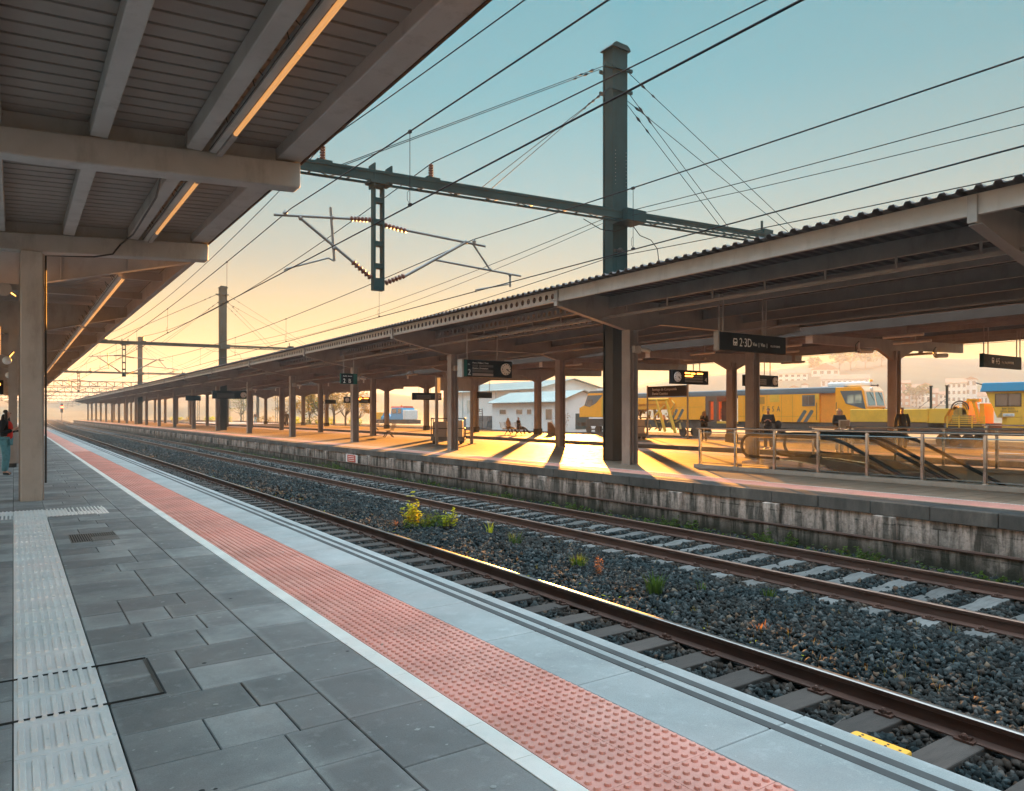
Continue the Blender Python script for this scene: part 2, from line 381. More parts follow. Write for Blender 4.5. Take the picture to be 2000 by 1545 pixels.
M['ground'] = paint('dry_ground', (0.12,0.105,0.07), 0.95, 0, 0.4, 0.08, 0.6, (0.05,0.06,0.03), 0.3, bscale=3)
M['hill'] = paint('hill_green', (0.06,0.07,0.04), 0.95, 0, 0.5, 0.03, 0.5, (0.03,0.04,0.02))
def m_rust(name, a, bb, rough):
    m, t, b = new_mat(name)
    c = ramp(t, noise(t, 7, 7, 0.7, pos(t,(1,0.25,1))), [(0.3,a),(0.7,bb)])
    L(t, c, b.inputs['Base Color']); b.inputs['Roughness'].default_value = rough; b.inputs['Metallic'].default_value = 0.15
    bp = N(t, 'ShaderNodeBump', Strength=0.3, Distance=0.004); L(t, noise(t, 80, 4), bp.inputs['Height']); L(t, bp.outputs[0], b.inputs['Normal'])
    return m
M['rust'] = m_rust('rail_rust', (0.040,0.019,0.014), (0.095,0.043,0.030), 0.6)
M['railtop'] = paint('rail_polished', (0.24,0.22,0.21), 0.36, 1.0, 0.15, 5)
M['railtop2'] = paint('rail_dull', (0.30,0.20,0.16), 0.4, 0.7, 0.2, 5)
def m_sleeper(name, a, bb):
    m, t, b = new_mat(name)
    g = N(t, 'ShaderNodeObjectInfo')
    c = ramp(t, noise(t, 6, 8, 0.7, pos(t,(0.5,3,1))), [(0.25,a),(0.75,bb)])
    c = mix(t, ramp(t, noise(t, 2.5, 6), [(0.5,(0,0,0)),(0.75,(0.6,)*3)]), c, (0.05,0.04,0.035))
    hv = N(t, 'ShaderNodeHueSaturation'); mr = N(t, 'ShaderNodeMapRange'); L(t, g.outputs['Random'], mr.inputs[0]); mr.inputs[3].default_value = 0.7; mr.inputs[4].default_value = 1.25
    L(t, mr.outputs[0], hv.inputs['Value']); L(t, c, hv.inputs['Color'])
    L(t, hv.outputs[0], b.inputs['Base Color']); b.inputs['Roughness'].default_value = 0.85
    bp = N(t, 'ShaderNodeBump', Strength=0.5, Distance=0.006); L(t, noise(t, 30, 6, 0.7, pos(t,(0.4,2,1))), bp.inputs['Height']); L(t, bp.outputs[0], b.inputs['Normal'])
    return m
M['sleepwood'] = m_sleeper('sleeper_wood', (0.022,0.018,0.017), (0.060,0.049,0.044))
M['sleepconc'] = m_sleeper('sleeper_concrete', (0.055,0.058,0.060), (0.15,0.158,0.162))
def m_leaf(name, a, bb, trans=0.45):
    m, t, b = new_mat(name); t.nodes.remove(b)
    at = N(t, 'ShaderNodeAttribute'); at.attribute_name = 'tint'
    c = mix(t, at.outputs['Fac'], a, bb)
    d = N(t, 'ShaderNodeBsdfDiffuse'); L(t, c, d.inputs[0])
    tr = N(t, 'ShaderNodeBsdfTranslucent'); L(t, mix(t, 1.0, c, (1.6,1.6,1.0), 'MULTIPLY'), tr.inputs[0])
    mx = N(t, 'ShaderNodeMixShader'); mx.inputs[0].default_value = trans
    L(t, d.outputs[0], mx.inputs[1]); L(t, tr.outputs[0], mx.inputs[2]); L(t, mx.outputs[0], t.nodes['Material Output'].inputs[0]); return m
M['leaf'] = m_leaf('leaf_green', (0.03,0.06,0.015), (0.09,0.14,0.03))
M['leafy'] = m_leaf('leaf_yellow', (0.26,0.30,0.02), (0.50,0.46,0.04))
M['leafdry'] = m_leaf('leaf_dry', (0.16,0.07,0.035), (0.30,0.14,0.07))
M['leafaut'] = m_leaf('leaf_autumn', (0.14,0.11,0.04), (0.26,0.19,0.06))
M['bark'] = paint('bark', (0.10,0.08,0.06), 0.9, 0, 0.3, 5)
def m_sunglow_tube():
    m, t, b = new_mat('sunglow_diffuser')
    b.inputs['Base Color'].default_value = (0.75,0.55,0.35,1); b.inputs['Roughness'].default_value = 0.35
    b.inputs['Emission Color'].default_value = (1.0,0.42,0.10,1); b.inputs['Emission Strength'].default_value = 0.075  # emission stands in for sunlight caught by the tube covers
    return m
M['tube'] = m_sunglow_tube()
M['led2'] = emit('cold_lamp', (1.0,0.85,0.25), 3.0)
# ------------------------------------------------------------------ setting: ground, beds, platforms
def structure(o): o['kind'] = 'structure'; return o
structure(MB().add([(-4000,-4000,-1.4),(4000,-4000,-1.4),(4000,4000,-1.4),(-4000,4000,-1.4)], [(0,1,2,3)]).build('ground', M['ground']))

def strip_sheet(name, mat, x0, x1, y0, y1, z, step=6, nx=2, jit=0.0, bent=True):
    ys = list(np.arange(y0, y1, step)) + [y1]; xs = np.linspace(x0, x1, nx); vs = []
    for y in ys:
        for x in xs: vs.append((x + (bend(y) if bent else 0), y, z + (random.uniform(-jit, jit) if jit else 0)))
    fs = [(j*nx+i, j*nx+i+1, (j+1)*nx+i+1, (j+1)*nx+i) for j in range(len(ys)-1) for i in range(nx-1)]
    return structure(MB().add(vs, fs).build(name, mat))
strip_sheet('ballast_bed', M['ballast'], 3.0, 12.4, -6, 60, -0.985, 0.35, 24, 0.018)
strip_sheet('ballast_bed', M['ballast'], 3.0, 12.4, 60, 640, -0.985, 6, 2)
strip_sheet('yard_bed', M['ballast'], 23.0, 75, -60, 320, -1.02, 20, 4, 0, False)

# --- near platform
BASE = MB(); BASE.box(-14, 3.0, -10, 150, -1.3, -0.022)
structure(BASE.build('platform_base', M['dirt']))
structure(MB().box(3.0, 3.2, -10, 150, -1.3, -0.022).build('platform_face', M['coping']))

class TM:
    """bevelled floor tiles in one mesh, point attribute 'tint' = pale rim / darker middle"""
    def __init__(s): s.v = []; s.f = []; s.t = []
    def tile(s, x0, x1, y0, y1, z=0.0, g=0.0038, rim=0.06, base=None, th=0.03, ch=0.004, dz=0.0):
        b = random.choice((random.uniform(-.25, .3), random.uniform(0.2, 1.0))) if base is None else base
        z += dz; n = len(s.v)
        x0 += g; x1 -= g; y0 += g; y1 -= g
        def ring(i, zz): return [(x0+i, y0+i, zz), (x1-i, y0+i, zz), (x1-i, y1-i, zz), (x0+i, y1-i, zz)]
        rim = min(rim*random.uniform(0.5, 1.5), (x1-x0)*0.3, (y1-y0)*0.3)
        s.v += ring(0, z-th) + ring(0, z-ch) + ring(ch, z) + ring(rim, z)
        e = min(1.3, b+random.uniform(0.1, 0.75))
        s.t += [b]*4 + [e]*4 + [e+random.uniform(-.2,.2) for _ in range(4)] + [b]*4
        for k in range(3):
            for i in range(4): s.f.append((n+k*4+i, n+k*4+(i+1)%4, n+(k+1)*4+(i+1)%4, n+(k+1)*4+i))
        s.f.append((n+12, n+13, n+14, n+15))
    def frustum(s, x, y, r0, r1, h, n=8, z=0.0, t=0.5):
        m = len(s.v)
        for r, zz in ((r0, z-0.001), (r1, z+h)):
            for k in range(n):
                a = 2*PI*(k+.5)/n; s.v.append((x+r*math.cos(a), y+r*math.sin(a), zz)); s.t.append(t)
        for k in range(n): s.f.append((m+k, m+(k+1)%n, m+n+(k+1)%n, m+n+k))
        s.f.append(tuple(m+n+k for k in range(n)))
    def barz(s, x0, x1, y0, y1, h, t=0.8):
        m = len(s.v); c = 0.004
        s.v += [(x0,y0,-.001),(x1,y0,-.001),(x1,y1,-.001),(x0,y1,-.001),(x0+c,y0+c,h),(x1-c,y0+c,h),(x1-c,y1-c,h),(x0+c,y1-c,h)]; s.t += [t]*8
        s.f += [(m,m+1,m+5,m+4),(m+1,m+2,m+6,m+5),(m+2,m+3,m+7,m+6),(m+3,m,m+4,m+7),(m+4,m+5,m+6,m+7)]
    def build(s, name, mat, parent=None):
        me = bpy.data.meshes.new(name); me.from_pydata(s.v, [], s.f); me.materials.append(mat)
        a = me.attributes.new('tint', 'FLOAT', 'POINT'); a.data.foreach_set('value', np.asarray(s.t, dtype=np.float32))
        o = bpy.data.objects.new(name, me); COL.objects.link(o); o.parent = parent; return o

YD = 46.0
tp = TM()
y = 0.62
while y < YD:                                   # running rows of grey slabs, 0.40 m deep
    x = 0.41
    while x < 1.365:
        w = random.choice((0.28, 0.36, 0.44, 0.55, 0.64)); x2 = x+w
        if 1.365-x2 < 0.2: x2 = 1.365
        tp.tile(x, x2, y, y+0.403, dz=random.uniform(-0.0025, 0.0015)); x = x2
    x = 0.0
    while x > -6:
        w = random.choice((0.4, 0.6, 0.8)); tp.tile(x-w, x, y, y+0.403, dz=random.uniform(-0.002, 0.001)); x -= w
    y += 0.403
y = 2.83-0.607*4
while y < YD:
    tp.tile(1.365, 1.79, y, y+0.607, dz=random.uniform(-0.0015, 0.001)); y += 0.607
for k in range(14): tp.tile(-6+k*0.0, 1.79, YD+k*7.4, YD+(k+1)*7.4)
y = 13.66
while y < YD: tp.tile(0.0, 0.41, y, y+0.403, dz=random.uniform(-0.002, 0.001)); y += 0.403
structure(tp.build('platform_paving', M['paver']))
gm = MB(); rr = random.Random(21)
def spot(x, y, r):
    n = 9; gm.add([(x+r*rr.uniform(.6,1.1)*math.cos(2*PI*k/n), y+r*rr.uniform(.6,1.1)*math.sin(2*PI*k/n)*.8, .0016) for k in range(n)] + [(x, y, .0028)], [(k,(k+1)%n,n) for k in range(n)])
for k in range(230): spot(rr.uniform(-1.5,1.78), 1.2+rr.random()**1.5*16, rr.choice((.005,.008,.011,.018)))
for k in range(60): spot(rr.uniform(1.45,1.77), rr.uniform(10,24), rr.uniform(.01,.045))
for k in range(70): spot(rr.uniform(2.6,3.25), 1.2+rr.random()*9, rr.choice((.003,.005,.009)))
tag(structure(gm.build('gum_spots', M['concgrey'])), 'small pale gum and paint spots on the grey slabs', None, None, 'stuff')
gm = MB()
for k in range(9): spot(rr.uniform(-.5,1.78), 1.4+rr.random()*8, rr.uniform(.006,.016))
tag(structure(gm.build('dark_stains', M['dirt'])), 'small dark stains on the grey slabs', None, None, 'stuff')
tw = TM(); y = 2.62-0.41*5
while y < YD: tw.tile(1.79, 1.90, y, y+0.41, g=0.0015, rim=0.01, ch=0.001, base=random.uniform(0.2,0.9)); y += 0.41
tw.tile(1.79, 1.90, YD, 150); structure(tw.build('white_line', M['whiteline']))
te = TM(); y = 2.195-0.95*2
while y < YD: te.tile(2.575, 3.26, y, y+0.95, rim=0.05, dz=random.uniform(-0.002, 0.001), th=0.12); y += 0.95
te.tile(2.575, 3.26, y, 150, th=0.12); structure(te.build('platform_edge_slabs', M['edgeslab']))
tg = MB(); y = 2.195-0.95*2
for a, b_ in ((2.985, 3.04), (3.10, 3.155)): tg.box(a, b_, 0.0, 150, -0.004, 0.0022)
structure(tg.build('anti_slip_strips', M['groove']))
tr_ = TM(); y = 2.2-0.336*5
while y < YD:
    for x0 in (1.902, 2.238):
        tr_.tile(x0, x0+0.336, y, y+0.336, g=0.0012, rim=0.02, ch=0.0012, base=random.uniform(0.1,0.8))
        if y < 34:
            for i in range(6):
                for j in range(6): tr_.frustum(x0+0.028+i*0.056, y+0.028+j*0.056, 0.0175, 0.0135, 0.0105, 8 if y < 9 else 6)
    y += 0.336
tr_.tile(1.902, 2.574, YD, 150); structure(tr_.build('tactile_warning_strip', M['tactred']))
tq = TM(); y = 3.43-0.4*7
while y < 12.6:
    tq.tile(0.0, 0.405, y, y+0.4, g=0.0018, rim=0.02, ch=0.0015, base=random.uniform(0.2,0.8))
    for i in range(8): tq.barz(0.018+i*0.0485, 0.044+i*0.0485, y+0.05, y+0.35, 0.011)
    y += 0.4
for k in range(-8, 3):
    x0 = k*0.405+0.0
    if x0 > 0.5: pass
    tq.tile(x0, x0+0.405, 12.63, 13.03, g=0.0018, rim=0.02, base=random.uniform(0.2,0.8)); tq.tile(x0, x0+0.405, 13.03, 13.65, g=0.0018, rim=0.02)
    for i in range(8): tq.barz(x0+0.018+i*0.0485, x0+0.044+i*0.0485, 12.65, 13.63, 0.010)
structure(tq.build('guide_strip', M['tactwhite']))

mc = thing('manhole_cover', 'paved manhole cover with thin metal edge across the white guide strip', 'manhole cover', (0.27, 4.64, 0))
MB().box(-0.13,0.67,4.300,4.306,-.01,.0085).box(-0.13,0.67,4.979,4.985,-.01,.0085).box(-0.14,-0.125,4.31,4.975,-.01,.002).box(0.672,0.682,4.30,4.985,-.01,.002).build('cover_gap', M['dirt'], mc)
MB().box(0.655,0.660,4.31,4.975,-.01,.004).box(0.664,0.669,4.31,4.975,-.01,.004).build('metal_edge', M['alu'], mc); MB().box(-0.122,-0.115,4.31,4.975,-.01,.004).build('metal_edge', M['alu'], mc)
dg = thing('drain_grate', 'small slotted metal drain grate in the grey paving beyond the manhole', 'drain grate', (0.81, 10.25, 0))
g_ = MB().box(0.56,1.06,9.93,9.95,-.01,.004).box(0.56,1.06,10.57,10.59,-.01,.004)
for k in range(21): g_.box(0.56+k*0.0245, 0.572+k*0.0245, 9.95, 10.57, -.01, .004)
g_.build('grate_bars', M['alu'], dg); MB().box(0.56,1.06,9.95,10.57,-.01,.0012).build('drain_pit', M['dirt'], dg)

# --- island platform (tracks 2 and 3), with the escalator well left open
X2a, X2b = 12.33, 23.0
pm = M['plat2']
p2 = MB()
p2.box(12.9, 15.95, -25, 211, -1.3, 0); p2.box(20.85, X2b, -25, 211, -1.3, 0)
p2.box(15.95, 20.85, 10.6, 211, -1.3, 0); p2.box(15.95, 20.85, -25, -8, -1.3, 0)
structure(p2.build('island_platform', pm))
well = MB()
well.box(15.80, 15.95, -8, 10.6, -5, -1.3); well.box(20.85, 21.0, -8, 10.6, -5, -1.3); well.box(15.8, 21.0, -8, 10.6, -5.2, -5)
structure(well.build('escalator_well', M['white']))
structure(MB().box(20.838, 20.849, -8, 10.6, -1.3, -0.006).box(15.951, 15.962, -8, 10.6, -1.3, -0.006).build('escalator_well_lining', M['white']))
cp = MB(); y = -25
while y < 211:
    w = 1.0; cp.box(X2a-0.05+random.uniform(-.008,.008), 12.9, y+0.006, min(y+w,211)-0.006, -0.225+random.uniform(-.01,.01), random.uniform(-0.003,0.002)); y += w
structure(cp.build('platform_coping', M['coping'], bevel=0.012))
wl = MB().box(12.33, 12.6, -25, 211, -0.64, -0.2).box(12.22, 12.6, -25, 211, -1.4, -0.64)
structure(wl.build('platform_wall', M['wall']))
pl = MB()
for k in range(40): yy = -3.3+k*2.45+random.uniform(-.2,.2); pl.box(12.20, 12.345, yy, yy+0.34, -1.38, -0.235)
structure(pl.build('wall_piers', M['wall'], bevel=0.01))
structure(MB().path([(12.21, -25, -0.635), (12.21, 211, -0.635)], 0.028, 8).build('wall_pipe', M['rust'], smooth=True))
t2 = TM(); y = -4.0
while y < 60:
    for x0 in (13.0, 13.336):
        t2.tile(x0, x0+0.336, y, y+0.336, z=0.004, g=0.001, rim=0.02, ch=0.001, base=random.uniform(0.1,0.8))
        if y < 22:
            for i in range(6):
                for j in range(6): t2.frustum(x0+0.028+i*0.056, y+0.028+j*0.056, 0.019, 0.0125, 0.006, 6, z=0.004)
    y += 0.336
t2.tile(13.0, 13.672, y, 205, z=0.004); t2.tile(21.6, 22.27, -20, 205, z=0.004)
structure(t2.build('island_tactile_strip', M['tactred']))
t3 = TM(); t3.tile(13.674, 13.77, -20, 205, z=0.004, rim=.01); t3.tile(21.5, 21.598, -20, 205, z=0.004, rim=.01); structure(t3.build('island_white_line', M['whiteline']))
structure(MB().box(12.42,12.46,-20,205,-.01,.004).box(12.52,12.56,-20,205,-.01,.004).box(12.62,12.66,-20,205,-.01,.004).build('island_anti_slip_strips', M['groove']))

# --- far platform (tracks 4 and 5)
structure(MB().box(26.3, 35.3, -25, 150, -1.3, 0).build('far_platform', M['plat2']))
structure(MB().box(26.24, 26.299, -25, 150, -1.35, -0.004).build('far_platform_face', M['coping']))
t4 = TM(); t4.tile(27.0, 27.6, -20, 140, z=0.004); t4.tile(34.0, 34.6, -20, 140, z=0.004); structure(t4.build('far_tactile_strip', M['tactred']))
structure(MB().box(34.61, 35.2, -20, 140, -.01, .004).build('far_platform_edge', M['concgrey']))

# ------------------------------------------------------------------ tracks
def rail_mb(x, y0, y1):
    prof = [(-.07,-.17),(.07,-.17),(.07,-.158),(.015,-.135),(.011,-.05),(.034,-.038),(.036,-.004),(-.036,-.004),(-.034,-.038),(-.011,-.05),(-.015,-.135),(-.07,-.158)]
    ys = list(np.arange(y0, min(130, y1), 8)) + list(np.arange(max(130,y0), y1, 5)) + [y1]; n = len(prof); vs = []
    for y in ys:
        for p in prof: vs.append((x+bend(y)+p[0], y, -0.76+p[1]))
    fs = [(j*n+i, j*n+(i+1)%n, (j+1)*n+(i+1)%n, (j+1)*n+i) for j in range(len(ys)-1) for i in range(n)]
    fs += [tuple(range(n)), tuple(range((len(ys)-1)*n, len(ys)*n))]
    h = []; hf = []
    for y in ys:
        for a, zz in ((-.035,-.006),(-.027,.0),(.0,.0025),(.027,.0),(.035,-.006)): h.append((x+bend(y)+a, y, -0.76+zz))
    hf = [(j*5+i, j*5+i+1, (j+1)*5+i+1, (j+1)*5+i) for j in range(len(ys)-1) for i in range(4)]
    return MB().add(vs, fs), MB().add(h, hf)
def sleeper_mesh(kind):
    m = MB(); hw = 0.13
    if kind == 'wood':
        m.box(-1.33, 1.33, -hw, hw, -1.06, -0.93)
    else:
        prof = [(-1.32,-1.07),(-1.32,-.955),(-1.25,-.93),(-.55,-.935),(-.38,-.962),(.38,-.962),(.55,-.935),(1.25,-.93),(1.32,-.955),(1.32,-1.07)]
        m.prism(prof, 'y', -hw, hw)
    o = m.build('sleeper', M['sleepwood'] if kind == 'wood' else M['sleepconc'], bevel=0.012)
    c = MB()
    for s in (-.92, .92):
        for e in (-1, 1):
            c.box(s+e*.09-.04, s+e*.09+.04, -.07, .07, -.93, -.912); c.lathe((s+e*.105, 0, -.912), [(.022,0),(.022,.03),(.012,.045)], 8)
            c.bar((s+e*.11,-.03,-.90),(s+e*.05,-.03,-.912),.02,.02); c.bar((s+e*.11,.03,-.90),(s+e*.05,.03,-.912),.02,.02)
    return o, c
def track(label, ax, y0, y1, kind, top, n_ind, pitch=0.6, y_s=0.2):
    root = bpy.data.objects.new('railway_track', None); COL.objects.link(root); root['kind'] = 'structure'; root['label'] = label
    for s in (-.92, .92):
        a, h = rail_mb(ax+s, y0, y1)
        r = a.build('rail', M['rust'], root, smooth=False); h.build('rail_head', top, r, smooth=True)
    if n_ind:
        o, c = sleeper_mesh(kind); cl = c.build('rail_fastening', M['rust'], None)
        for k in range(n_ind):
            d = o if k == 0 else o.copy()
            if k: COL.objects.link(d)
            d.parent = root; d.location = (ax+random.uniform(-.02,.02), y_s+k*pitch, random.uniform(-.008,.004)); d.rotation_euler = (0,0,random.uniform(-.012,.012))
            f = cl if k == 0 else cl.copy()
            if k: COL.objects.link(f)
            f.parent = d
        me = o.data
    m = MB(); y = y_s+n_ind*pitch
    while y < min(y1, 190): m.box(ax-1.3+bend(y), ax+1.3+bend(y), y-.12, y+.12, -1.05, -.935); y += pitch
    s = m.build('sleepers_beyond', M['sleepwood'] if kind == 'wood' else M['sleepconc'], root); s['kind'] = 'stuff'
    return root
track('near track with a polished rail on dark wooden sleepers', 4.99, -5, 620, 'wood', M['railtop'], 100)
track('rusty track with pale concrete sleepers beside the stained platform wall', 10.0, -5, 620, 'conc', M['railtop2'], 100)
track('track in the gap between the two island platforms', 24.65, -30, 400, 'wood', M['railtop2'], 0, y_s=-20)
for ax in (38.0, 43.0, 48.2, 53.4, 57.4): track('yard track beyond the platforms', ax, -30, 320, 'wood', M['railtop2'], 0, y_s=-20)

# ------------------------------------------------------------------ ballast stones (stuff)
def stones(name, n, x0, x1, y0, y1, r0, r1, z=-0.965, seed=1, hump=0.03):
    g = np.random.default_rng(seed)
    P = np.stack([g.uniform(x0, x1, n), g.uniform(y0, y1, n)], 1)
    fx, ph = P[:,0], (P[:,1]-0.2)/0.6
    near = np.abs(ph-np.round(ph))*0.6 < 0.145
    on1 = near & (np.abs(fx-4.99) < 1.33); on2 = near & (np.abs(fx-10.0) < 1.3)
    rl = np.zeros(n, bool)
    for xr in (4.07, 5.91, 9.08, 10.92): rl |= np.abs(fx-xr) < 0.085
    keep = ~(rl | ((on1 | on2) & (g.random(n) > 0.03))); P = P[keep]; n = len(P)
    cub = np.array([[-1,-1,-1],[1,-1,-1],[1,1,-1],[-1,1,-1],[-1,-1,1],[1,-1,1],[1,1,1],[-1,1,1]], float)
    rad = g.uniform(r0, r1, (n,1,1))*g.uniform(0.75, 1.0, (n,1,3))*np.array([1.0,0.85,0.65])
    V = (cub[None]*0.72 + g.normal(0, 0.26, (n,8,3)))*rad
    q = g.normal(size=(n,4)); q /= np.linalg.norm(q, axis=1)[:,None]; w,x,y,zz = q.T
    Rm = np.stack([np.stack([1-2*(y*y+zz*zz),2*(x*y-zz*w),2*(x*zz+y*w)],1),np.stack([2*(x*y+zz*w),1-2*(x*x+zz*zz),2*(y*zz-x*w)],1),np.stack([2*(x*zz-y*w),2*(y*zz+x*w),1-2*(x*x+y*y)],1)],1)
    V = np.einsum('nij,nkj->nki', Rm, V)
    mid = np.clip(1-np.abs(P[:,0]-7.5)/1.4, 0, 1); inside = (np.abs(P[:,0]-4.99) < 0.85) | (np.abs(P[:,0]-10) < 0.85)
    zc = z + mid*hump*2 + g.uniform(-.02,.028,n) - np.where(inside, 0.015, 0) - np.where(P[:,0] > 11.1, 0.03, 0)
    V += np.stack([P[:,0], P[:,1], zc], 1)[:,None,:]
    F = np.array([[0,3,2,1],[4,5,6,7],[0,1,5,4],[1,2,6,5],[2,3,7,6],[3,0,4,7]])
    FI = (np.arange(n)[:,None,None]*8 + F[None]).reshape(-1)
    me = bpy.data.meshes.new(name); me.vertices.add(n*8); me.vertices.foreach_set('co', V.reshape(-1))
    me.loops.add(n*24); me.loops.foreach_set('vertex_index', FI.astype(np.int32))
    me.polygons.add(n*6); me.polygons.foreach_set('loop_start', np.arange(0, n*24, 4, dtype=np.int32)); me.polygons.foreach_set('loop_total', np.full(n*6, 4, dtype=np.int32))
    me.update(calc_edges=True)
    a = me.attributes.new('tint', 'FLOAT', 'FACE'); a.data.foreach_set('value', np.repeat(g.random(n), 6).astype(np.float32))
    me.materials.append(M['stone'])
    o = bpy.data.objects.new(name, me); COL.objects.link(o); o['kind'] = 'stuff'
    tag(o, 'dark broken ballast stones between and around the two tracks', 'ballast'); return o
b1 = stones('ballast_stones', 52000, 3.35, 12.2, 1.2, 9.5, 0.020, 0.048, seed=1)
b2 = stones('ballast_stones', 34000, 3.4, 12.2, 9.5, 20, 0.030, 0.052, seed=2)
b3 = stones('ballast_stones', 24000, 3.4, 12.2, 20, 45, 0.04, 0.065, seed=3)
b4 = stones('ballast_stones', 16000, 3.4, 12.2, 45, 100, 0.06, 0.10, seed=4)
b4['label'] = 'farthest ballast stones along the tracks, fading into haze'
b1['label'] = 'dark broken ballast stones nearest the camera beside the polished rail'
b2['label'] = 'dark ballast stones around the yellow flowering weed clump'
b3['label'] = 'finer looking dark ballast farther along the two tracks'
# ------------------------------------------------------------------ near canopy (over the camera)
def zr(x): return 4.87 + 0.062*(x-0.81)          # underside of the sheets
def soffit(name, mat, x0, x1, y0, y1, zf, parent, pitch=0.25, gw=0.035, gd=0.045, th=0.05, xs=None):
    prof = []; y = y0
    while y < y1-1e-6:
        prof += [(y, 0), (min(y+pitch-gw-.012, y1), 0), (min(y+pitch-gw, y1), gd), (min(y+pitch-.012, y1), gd)]; y += pitch
    prof.append((y1, 0))
    xs = xs or [x0, x1]; vs = []; n = len(prof)
    for x in xs:
        for p in prof: vs.append((x, p[0], zf(x)+p[1]))
    fs = [(j*n+i, j*n+i+1, (j+1)*n+i+1, (j+1)*n+i) for j in range(len(xs)-1) for i in range(n-1)]
    m = MB().add(vs, fs)
    return m.build(name, mat, parent)
def topsheet(x0, x1, y0, y1, zf, t, m, xs=None):
    xs = xs or [x0, x1]
    for a, b in zip(xs[:-1], xs[1:]):
        m.add([(a,y0,zf(a)+t),(b,y0,zf(b)+t),(b,y1,zf(b)+t),(a,y1,zf(a)+t),(a,y0,zf(a)+t+.03),(b,y0,zf(b)+t+.03),(b,y1,zf(b)+t+.03),(a,y1,zf(a)+t+.03)],
              [(0,3,2,1),(4,5,6,7),(0,1,5,4),(1,2,6,5),(2,3,7,6),(3,0,4,7)])
    return m

CN = thing('platform_canopy', 'near platform canopy with ribbed brown soffit, box beams and a square column', 'canopy', (0.25, 15.3, 0))
soffit('soffit', M['soffit'], -3.6, 2.9, -4.0, 16.1, zr, CN)
topsheet(-3.7, 3.2, -4.0, 16.1, zr, 0.06, MB()).build('roof_sheet', M['deck'], CN)
for y in (-1.36, 4.08, 9.74, 15.30):                # tapered box beams
    a, b = (y-0.14, y+0.14)
    zb = lambda x: 4.30+0.062*(x+0.1) ; zt = lambda x: 4.615+0.067*(x+0.1)
    poly = [(-3.4, zb(-0.1)+0.0), (0.2, zb(0.2)), (3.15, zb(3.15)), (3.15, zt(3.15)), (-3.4, zt(-3.4))]
    MB().prism(poly, 'y', a, b).build('beam', M['taupe'], CN, bevel=0.02)
    # upstand between beam and sheet
    MB().prism([(-3.4, zt(-3.4)), (2.85, zt(2.85)), (2.85, zr(2.85)-.002), (-3.4, zr(-3.4)-.002)], 'y', y-0.03, y+0.03).build('beam_upstand', M['taupe'], CN)
for x, w in ((-3.3,.18), (-2.25,.18), (-1.22,.18), (-.2,.18), (.81,.18), (1.83,.18)):
    m = MB()
    for y0, y1 in ((-4.0,-1.51), (-1.21,4.04), (4.34,9.59), (9.89,15.15), (15.45,16.1)): m.box(x-w/2, x+w/2, y0, y1, zr(x)-.20, zr(x)-.004)
    pu = m.build('purlin', M['taupe'], CN, bevel=0.012)
    cl = MB()
    for y in (-1.21, 4.34, 9.89, 15.45):
        for yy in (y-.36, y-.02):
            if -4 < yy < 15.9:
                for e in (-1, 1): cl.box(x+e*(w/2+.006)-.005, x+e*(w/2+.006)+.005, yy, yy+.09, zr(x)-.15, zr(x)-.02); cl.lathe((x+e*(w/2+.014), yy+.045, zr(x)-.085), [(.016,-.006),(.016,.006)], 6, 'x')
    cl.build('purlin_clip', M['taupe2'], pu)
m = MB()
m.box(2.86, 3.17, -4.0, 16.1, zr(3.0)-.155, zr(3.0)+.10); m.build('edge_beam', M['taupe'], CN, bevel=0.015)
MB().box(3.17, 3.20, -4.0, 16.1, zr(3.0)-.16, zr(3.0)+.13).build('gutter_trim', M['rust'], CN)
MB().box(0.10, 0.42, 15.10, 15.50, -0.02, 4.33).build('column', M['taupe'], CN, bevel=0.02)
MB().box(0.415, 0.445, 15.16, 15.2, 0.0, 4.3).box(0.075, 0.105, 15.3, 15.36, 0, 4.3).build('column_conduit', M['taupe2'], CN)
MB().path([(1.55,9.95,4.60),(1.70,11.6,4.62),(1.72,14.2,4.62),(1.62,15.05,4.60),(1.55,15.14,4.5),(1.50,15.14,4.42),(1.2,15.12,4.33),(0.47,15.18,4.27),(0.47,15.18,0.3)], 0.016, 6).build('cable', M['black'], CN, smooth=True)

def strip_light(x, y0, y1, z, label, ntube=3, gap=0.8):
    t = thing('strip_light', label, 'light', (x, (y0+y1)/2, z), group='strip lights under the near canopy')
    MB().box(x-.11, x-.035, y0, y1, z+.01, z+.10).build('light_trunking', M['taupe'], t)
    cb = MB()
    for k in range(int((y1-y0)/1.1)): yy = y0+.5+k*1.1; cb.path([(x-.12,yy,z+.05),(x-.16,yy+.02,z+.10),(x-.19,yy+.1,z+.16),(x-.17,yy+.22,z+.12),(x-.12,yy+.3,z+.06)], .006, 5)
    cb.path([(x-.118,y0,z+.03),(x-.118,y1,z+.03)], .006, 5); cb.build('light_cable', M['black'], t)
    MB().box(x-.03, x+.03, y0, y0+gap, z-.02, z+.04).build('shaded_end_cap', M['taupe2'], t); MB().box(x-.03, x+.03, y1-gap, y1, z-.02, z+.04).build('shaded_end_cap', M['taupe2'], t)  # caps, lengthened in grey to stand in for the beam's shadow
    L_ = (y1-y0-2*gap)/ntube
    for k in range(ntube):
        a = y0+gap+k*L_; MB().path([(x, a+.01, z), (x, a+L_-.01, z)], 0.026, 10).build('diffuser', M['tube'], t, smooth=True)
    return t
strip_light(2.10, 4.45, 9.50, 4.70, 'long strip light with painted sun glow under the canopy bay nearest the camera')
strip_light(2.10, 10.0, 15.05, 4.70, 'shorter looking strip light with painted sun glow between the two box beams')
strip_light(2.10, -1.1, 4.0, 4.70, 'strip light with painted sun glow in the bay above the camera')

